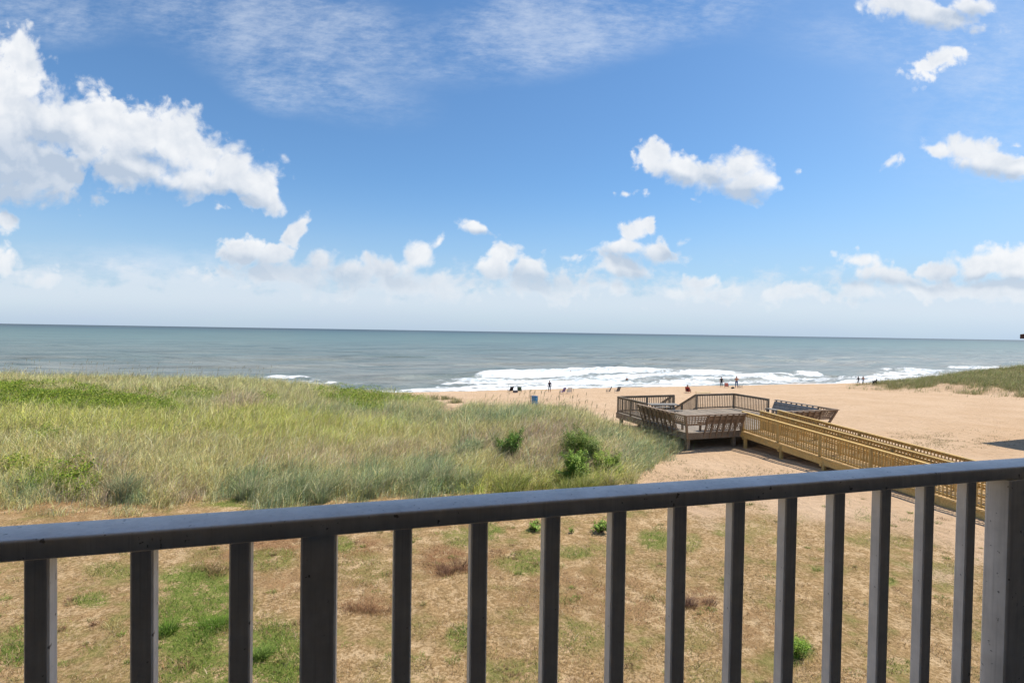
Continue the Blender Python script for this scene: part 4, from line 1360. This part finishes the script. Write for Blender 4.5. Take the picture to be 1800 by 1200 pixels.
# ------------------------------------------------------------------ people, dog
SKIN = plain_mat('skin', (.50, .27, .18), .6, .08, 12)
SKIN2 = plain_mat('tanned_skin', (.36, .17, .10), .6, .08, 12)
HAIR_D = plain_mat('dark_hair', (.03, .02, .015), .7, .2, 30)
HAIR_B = plain_mat('brown_hair', (.10, .055, .03), .7, .2, 30)
EYE = plain_mat('eye', (.03, .03, .03), .3, .05, 9)
CL = {k: plain_mat('cloth_' + k, v, .85, .12, 14) for k, v in dict(navy=(.02, .03, .06), black=(.015, .015, .02), grey=(.12, .12, .13), pink=(.55, .22, .20), blue=(.05, .10, .25), white=(.7, .7, .7), red=(.35, .05, .04), green=(.05, .10, .07), purple=(.2, .14, .3)).items()}


def skinned(name, verts, edges, zones, mats, parent=None, root=0, zone_r=True, sub=1):
    """grow one continuous surface round a skeleton; verts: (x, y, z, rx, ry, zone)"""
    me = bpy.data.meshes.new(name)
    me.from_pydata([v[:3] for v in verts], edges, [])
    o = bpy.data.objects.new(name, me); COL.objects.link(o)
    o.modifiers.new('s', 'SKIN')
    me.skin_vertices.new() if not me.skin_vertices else None
    sv = me.skin_vertices[0].data
    for i, v in enumerate(verts):
        sv[i].radius = (v[3], v[4]); sv[i].use_root = (i == root)
    ss_ = o.modifiers.new('u', 'SUBSURF'); ss_.levels = sub; ss_.render_levels = sub
    dep = bpy.context.evaluated_depsgraph_get()
    nm = bpy.data.meshes.new_from_object(o.evaluated_get(dep))
    nm.name = name
    nm.materials.clear()
    zl = list(mats.keys())
    for k in zl: nm.materials.append(mats[k])
    segs = [(Vector(verts[a_][:3]), Vector(verts[b_][:3]), verts[b_][5] if verts[a_][5] != verts[b_][5] else verts[a_][5], verts[a_][5], verts[b_][5], (verts[a_][3] + verts[b_][3]) / 2) for a_, b_ in edges]
    for f in nm.polygons:
        c_ = f.center; best = 1e9; bz = zl[0]
        for (A, B, z, za, zb, rr_) in segs:
            d_ = B - A; tt_ = max(0, min(1, (c_ - A).dot(d_) / max(d_.length_squared, 1e-9)))
            q = (c_ - (A + d_ * tt_)).length - rr_
            if q < best: best = q; bz = za if tt_ < .55 else zb
        f.material_index = zl.index(bz)
        f.use_smooth = True
    o.modifiers.clear(); o.data = nm
    bpy.data.meshes.remove(me)
    if parent: o.parent = parent
    return o


def hand(verts, edges, wi, side, down, fwd, zone='skin'):
    """palm, four unequal bent fingers and a thumb from the wrist vertex"""
    w_ = Vector(verts[wi][:3]); down = Vector(down).normalized(); fwd = Vector(fwd).normalized()
    lat = down.cross(fwd).normalized()
    p = w_ + down * .06
    verts.append((*p, .036, .018, zone)); pi = len(verts) - 1; edges.append((wi, pi))
    for k, (o_, L_) in enumerate([(-.030, .062), (-.010, .075), (.010, .072), (.030, .055)]):
        a_ = p + down * .035 + fwd * o_; b_ = a_ + down * L_ * .55 + lat * side * .008; c_ = b_ + down * L_ * .45 + lat * side * .022
        for q, r_ in ((a_, .0095), (b_, .0085), (c_, .0075)): verts.append((*q, r_, r_, zone))
        n_ = len(verts); edges += [(pi, n_ - 3), (n_ - 3, n_ - 2), (n_ - 2, n_ - 1)]
    a_ = w_ + down * .035 - fwd * .035; b_ = a_ + down * .03 - fwd * .02
    for q, r_ in ((a_, .011), (b_, .009)): verts.append((*q, r_, r_, zone))
    n_ = len(verts); edges += [(wi, n_ - 2), (n_ - 2, n_ - 1)]


def person(loc, rz, height, pose, mats, label, group=None, swim=False):
    """mats: skin, hair, top, bottom"""
    v = []; e = []

    def add(p, rx, ry=None, z='skin', frm=None):
        v.append((*p, rx, ry if ry else rx, z))
        if frm is not None: e.append((frm, len(v) - 1))
        return len(v) - 1
    sit = pose == 'sit'
    pz = .28 if sit else .93
    rec = .16 if sit else 0.0         # leaning back in the chair
    pel = add((0, 0, pz), .135, .10, 'bottom')
    sp = add((0, rec * .45, pz + .18), .125, .088, 'top', pel)
    ch = add((0, rec * .9, pz + .40), .155, .105, 'top', sp)
    nk = add((0, rec * 1.1 - .005, pz + .535), .052, .052, 'skin', ch)
    hb_ = add((0, rec * 1.1 - .02, pz + .60), .068, .075, 'skin', nk)
    hm = add((0, rec * 1.1 - .02, pz + .68), .078, .094, 'skin', hb_)
    ht = add((0, rec * 1.1, pz + .755), .055, .065, 'skin', hm)
    for s in (-1, 1):
        sh = add((s * .17, rec * .9, pz + .455), .055, .055, 'top', ch)
        if sit:
            el = add((s * .25, rec * .5 - .05, pz + .22), .040, .040, 'skin', sh)
            wr = add((s * .24, -.27, pz + .17), .027, .024, 'skin', el); dn = (0, -1, -.15); fw = (-s, 0, 0)
        elif pose == 'arms_up':
            el = add((s * .27, -.10, pz + .27), .040, .040, 'skin', sh)
            wr = add((s * .12, -.24, pz + .40), .027, .024, 'skin', el); dn = (-s * .7, -.5, .4); fw = (0, 0, -1)
        else:
            sw = .10 * s if pose == 'walk' else 0
            el = add((s * .235, .03 + sw, pz + .17), .040, .040, 'skin', sh)
            wr = add((s * .255, -.04 + sw * 1.6, pz - .07), .027, .024, 'skin', el); dn = (0, -.15, -1); fw = (0, -1, 0)
        hand(v, e, wr, s, dn, fw)
        hp = add((s * .09, 0, pz - .05), .095, .095, 'bottom', pel)
        if sit:
            kn = add((s * .13, -.44, pz + .12), .062, .062, 'skin', hp)
            an = add((s * .13, -.70, .09), .042, .042, 'skin', kn)
        else:
            st_ = (.16 * s) if pose == 'walk' else .02 * s
            kn = add((s * .105, -.03 - st_, .50), .062, .060, 'bottom', hp)
            an = add((s * .11, .02 - st_ * 1.7, .09), .040, .042, 'skin', kn)
        a_ = v[an]
        add((a_[0] + s * .02, a_[1] - .15, .035), .038, .028, 'skin', an)
    sc = height / 1.70
    root = empty('person', loc, rz)
    root.scale = (sc * 1.12, sc * 1.15, sc)
    skinned('body', v, e, None, {'skin': mats[0], 'top': mats[2], 'bottom': mats[3]}, root)
    # face and hair
    hx, hy, hz_ = 0, rec * 1.1 - .02, pz + .68
    f = MB()
    f.tube([(0, hy - .085, hz_ + .015), (0, hy - .112, hz_ - .02)], [.008, .016], 6)
    f.tube([(-.02, hy - .088, hz_ - .048), (.02, hy - .088, hz_ - .048)], [.006, .006], 5)
    for s in (-1, 1): f.tube([(s * .078, hy, hz_ - .02), (s * .09, hy + .01, hz_ + .02)], [.012, .014], 6)
    f.build('face', mats[0], root, True)
    f = MB()
    for s in (-1, 1): f.tube([(s * .03, hy - .086, hz_ + .01), (s * .03, hy - .094, hz_ + .01)], [.010, .008], 6)
    f.build('eye', EYE, root)
    f = MB(); rings = []
    for i in range(7):
        a_ = i / 6 * 1.75
        rings.append(((0, hy + .016, hz_ + .012 + .098 * math.cos(a_)), .098 * math.sin(a_) + .002))
    f.tube([r[0] for r in rings], [r[1] for r in rings], 14)
    f.build('hair', mats[1], root, True)
    return tag(root, label, 'person', group)


def place(x, y, off=0.0):
    return ground_at(x, y) + Vector((0, 0, off))


def beach_chair(x, y, rz, mat, label, group='low folding chairs by the water'):
    root = empty('beach_chair', place(x, y), rz)
    tag(root, label, 'beach chair', group)
    b = MB(); b.bar((0, -.42, .26), (0, .02, .20), .52, .02); b.build('seat', mat, root)
    b = MB(); b.bar((0, .02, .21), (0, .30, .80), .52, .02); b.build('backrest', mat, root)
    b = MB()
    for s in (-.28, .28):
        b.tube([(s, .02, .20), (s, .31, .83)], .014, 6); b.tube([(s, -.44, .27), (s, .03, .20)], .014, 6)
        b.tube([(s, -.40, .27), (s, -.30, .01), (s, .30, .01), (s, .08, .36)], .013, 6)
        b.bar((s, -.40, .42), (s, .12, .44), .05, .02); b.tube([(s, -.34, .42), (s, -.34, .24)], .012, 6)
    b.build('frame', CL['grey'], root)
    return root


face_sea = TH           # facing away from the camera, toward the water: local -Y must look seaward
SEA_RZ = TH + math.pi
GP = 'people standing at the water'
person(place(966, 689), SEA_RZ, 1.60, 'stand', (SKIN2, HAIR_D, CL['navy'], CL['navy']), 'person in dark clothes standing alone at the surf, behind the blue barrel', GP)
person(place(1268, 680.5), SEA_RZ + 2.2, 1.62, 'stand', (SKIN, HAIR_D, CL['black'], CL['black']), 'dark haired person in dark swimwear standing at the surf, left of the bare chested one', GP)
person(place(1294.5, 682), SEA_RZ + 2.6, 1.80, 'arms_up', (SKIN, HAIR_B, SKIN, CL['blue']), 'bare chested person in dark trunks with raised forearms beside dark beach gear', GP)
person(place(1508.5, 675.6), SEA_RZ + 1.2, 1.45, 'walk', (SKIN2, HAIR_D, CL['black'], CL['navy']), 'person in black walking at the surf with arms held out, farther from the dog', GP)
person(place(1517, 675.6), SEA_RZ + 1.4, 1.45, 'walk', (SKIN2, HAIR_B, SKIN2, CL['blue']), 'shirtless person walking at the surf, nearer to the black dog', GP)
seat_loc = place(1209, 690.5)
person(seat_loc + Vector((0, 0, 0)), SEA_RZ - .9, 1.72, 'sit', (SKIN2, HAIR_D, CL['black'], CL['red']), 'person in dark clothes sitting low in a beach chair above the far deck rail')
beach_chair(1209, 690.5, SEA_RZ - .9, CL['red'], 'dark red beach chair under the seated person')
beach_chair(898, 689.5, SEA_RZ + .3, CL['black'], 'dark beach chair at the surf, leftmost of all, beside the cooler')
beach_chair(913, 689.5, SEA_RZ - .4, CL['green'], 'dark green beach chair at the surf, right of the cooler')
beach_chair(990, 691.5, SEA_RZ + .5, CL['purple'], 'pale purple beach chair, left one of the pair right of the standing person')
beach_chair(1001, 691.5, SEA_RZ - .2, CL['white'], 'white beach chair, right one of the pair right of the standing person')
beach_chair(1071, 690, SEA_RZ + 1.2, CL['black'], 'black reclined beach chair on the sand just left of the deck')
beach_chair(1086, 690, SEA_RZ + .2, CL['grey'], 'grey beach chair on the sand nearest the left corner of the deck')
beach_chair(1277, 681.5, SEA_RZ - .8, CL['pink'], 'pink beach chair between the two standing people')
beach_chair(1303, 682.5, SEA_RZ + .8, CL['black'], 'black beach chair right of the bare chested person')
c_ = empty('cooler', place(906, 690), .4); tag(c_, 'small pale cooler box between the two leftmost beach chairs', 'cooler')
b = MB(); b.bar((-.28, 0, .16), (.28, 0, .16), .34, .30, bev=.02); b.build('box', CL['grey'], c_)
b = MB(); b.bar((-.29, 0, .335), (.29, 0, .335), .36, .05, bev=.01); b.build('lid', CL['white'], c_)
b = MB(); b.tube([(-.26, -.2, .30), (-.26, -.2, .42), (.26, -.2, .42), (.26, -.2, .30)], .012, 6); b.build('handle', CL['grey'], c_)
c_ = empty('beach_bag', place(1288, 683), .8); tag(c_, 'dark bag lying on the sand at the feet of the bare chested person', 'bag')
b = MB(); b.bar((-.3, 0, .13), (.3, 0, .13), .28, .24, bev=.07); b.build('body', CL['black'], c_, True)
b = MB(); b.tube([(-.15, 0, .25), (-.1, 0, .40), (.1, 0, .40), (.15, 0, .25)], .014, 6); b.build('handle', CL['grey'], c_)
# pale board lying on the sand
g_ = place(1236, 690.5)
b = MB(); vs = []; fs = []
nseg = 14
for i in range(nseg + 1):
    f_ = i / nseg; wd = .28 * math.sin(math.pi * min(max(f_, .02), .98)) ** .5; zc = .05 + .12 * abs(f_ - .5) ** 3 * 4
    vs += [(-1.1 + 2.2 * f_, -wd, zc), (-1.1 + 2.2 * f_, 0, zc + .04), (-1.1 + 2.2 * f_, wd, zc), (-1.1 + 2.2 * f_, 0, zc - .04)]
for i in range(nseg):
    for k in range(4): fs.append([i * 4 + k, i * 4 + (k + 1) % 4, i * 4 + 4 + (k + 1) % 4, i * 4 + 4 + k][::-1])
fs += [[0, 1, 2, 3], [nseg * 4 + 3, nseg * 4 + 2, nseg * 4 + 1, nseg * 4]]
b.poly(vs, fs, .5)
root = empty('surfboard', g_, .15); tag(root, 'pale yellow board lying flat on the sand right of the seated person', 'board')
b.build('board', plain_mat('pale_yellow', (.72, .58, .25), .4, .05), root, True)
b = MB(); b.bar((.85, 0, .0), (1.0, 0, .02), .012, .14); b.build('fin', CL['grey'], root)


# swimmers: head and shoulders above the water
def swimmer(x, y, label, hair):
    d = ray(x, y); k = -CZ / d.z
    L = Vector((d.x * k, d.y * k, -1.18))
    p_ = person(L, SEA_RZ + random.uniform(-1, 1), 1.75, 'stand', (SKIN2, hair, SKIN2, CL['navy']), label, 'swimmers in the surf')
    return p_


swimmer(980, 651.5, 'dark haired swimmer farthest out, left of the other swimmers', HAIR_D)
swimmer(1003, 655, 'swimmer at the outer edge of the foam, middle one of three', HAIR_B)
swimmer(1102, 667.5, 'swimmer in the white foam beyond the left corner of the deck', HAIR_D)

# dog
g_ = place(1537, 676)
root = empty('dog', g_, TH + math.pi / 2 + .1)
tag(root, 'black dog walking on the wet sand right of the walking people', 'dog')
v = [(0, -.28, .50, .10, .11, 'f'), (0, 0, .49, .115, .13, 'f'), (0, .28, .50, .085, .095, 'f'), (0, -.40, .60, .07, .075, 'f'), (0, -.50, .72, .065, .07, 'f'), (0, -.63, .69, .035, .035, 'f'),
     (0, .40, .54, .03, .03, 'f'), (0, .58, .66, .018, .018, 'f')]
e = [(1, 0), (1, 2), (0, 3), (3, 4), (4, 5), (2, 6), (6, 7)]
for s in (-1, 1):
    o_ = .07 * s
    n = len(v)
    v += [(s * .08, -.28, .38, .055, .06, 'f'), (s * .085, -.27 + o_, .20, .028, .028, 'f'), (s * .085, -.29 + o_ * 1.4, .05, .022, .022, 'f'), (s * .085, -.34 + o_ * 1.4, .025, .026, .02, 'f')]
    e += [(0, n), (n, n + 1), (n + 1, n + 2), (n + 2, n + 3)]
    n = len(v)
    v += [(s * .08, .27, .37, .065, .075, 'f'), (s * .085, .22 - o_, .27, .042, .045, 'f'), (s * .085, .36 - o_, .17, .024, .024, 'f'), (s * .085, .31 - o_, .05, .022, .022, 'f'), (s * .085, .26 - o_, .025, .026, .02, 'f')]
    e += [(2, n), (n, n + 1), (n + 1, n + 2), (n + 2, n + 3), (n + 3, n + 4)]
    n = len(v)
    v += [(s * .05, -.49, .80, .022, .015, 'f'), (s * .075, -.50, .76, .012, .010, 'f')]
    e += [(4, n), (n, n + 1)]
skinned('body', v, e, None, {'f': plain_mat('black_fur', (.012, .011, .011), .8, .3, 20)}, root, root=1)

# ------------------------------------------------------------------ barrel
g_ = place(940.5, 717)
bx_ = 2.15; by_ = 49.0
root = empty('trash_barrel', (bx_, by_, terr1(bx_, by_) - .02))
tag(root, 'blue trash barrel standing on the sand beyond the dune crest', 'barrel')
prof = [(0, .278), (.02, .290), (.27, .285), (.29, .297), (.31, .285), (.56, .285), (.58, .297), (.60, .285), (.86, .288), (.88, .298), (.90, .288)]
b = MB(); b.tube([(0, 0, z_) for z_, r_ in prof], [r_ for z_, r_ in prof], 28, tint=.5)
b.build('drum', M['barrel'], root, True)
b = MB(); b.tube([(0, 0, .895), (0, 0, .93)], [.302, .302], 28); b.build('rim', M['barrel_dark'], root)
b = MB(); b.bar((-.36, -.05, 0), (-.36, -.05, 1.0), .07, .07, up=(0, 1, 0)); b.build('post', M['old_wood'], root)

# ------------------------------------------------------------------ house to the right: only a corner of its eave shows
ev = Vector((27.2, 31.5, 0)) + Vector((sd.x, sd.y, 0)) / sd.z * 6.25
NB = empty('neighbouring_house', (ev.x + .25, ev.y, 3.9), TH)
tag(NB, 'brown house at the right edge whose eave corner shows against the sky', 'house')
b = MB(); b.bar((.9, -9.5, 2.0), (14, -9.5, 2.0), 17.2, 9.0); b.build('wall', M['siding'], NB)
b = MB()
zt = 6.28
b.poly([(0, 0, zt - .1), (15, 0, zt - .1), (15, -19, zt - .1), (0, -19, zt - .1), (0, 0, zt + .16), (15, 0, zt + .16), (15, -19, zt + .16), (0, -19, zt + .16), (4.5, -9.5, zt + 2.4), (15, -9.5, zt + 2.4)],
       [[3, 2, 1, 0], [0, 1, 5, 4], [1, 2, 6, 9, 5], [2, 3, 7, 6], [3, 0, 4, 7], [4, 5, 9, 8], [6, 7, 8, 9], [7, 4, 8]], .5)
b.build('roof', M['roof_brown'], NB)

# ------------------------------------------------------------------ beach litter: dry stalks and seaweed scraps on the open sand
L_ = []
for _ in range(5000):
    if rng.uniform() < .62: x_, y_ = rng.normal(1660, 70), rng.normal(779, 9)
    elif rng.uniform() < .5: x_, y_ = rng.uniform(1200, 1400), rng.normal(842, 12)
    else: x_, y_ = rng.uniform(1120, 1250), rng.uniform(815, 860)
    d = ray(x_, y_); k = (CZ - 3.8) / -d.z
    L_.append((d.x * k, d.y * k))
L_ = np.array(L_); keep = fbm(L_[:, 0] * 1.1, L_[:, 1] * 1.1, 401, 3) > .50
L_ = L_[keep]; n = len(L_)
lt_ = blades('beach_litter', np.stack([L_[:, 0], L_[:, 1], terrain(L_[:, 0], L_[:, 1]) - .005], -1), rng.uniform(.02, .11, n), rng.uniform(.012, .03, n), rng.normal(0, 1.3, (n, 2)), pick([(.30, .22, .10), (.22, .17, .07), (.38, .29, .15), (.24, .24, .08)], n), droop=.2)
tag(lt_, 'sparse tan dune litter and stalks scattered on the open sand by the ramp', 'litter', kind='stuff')
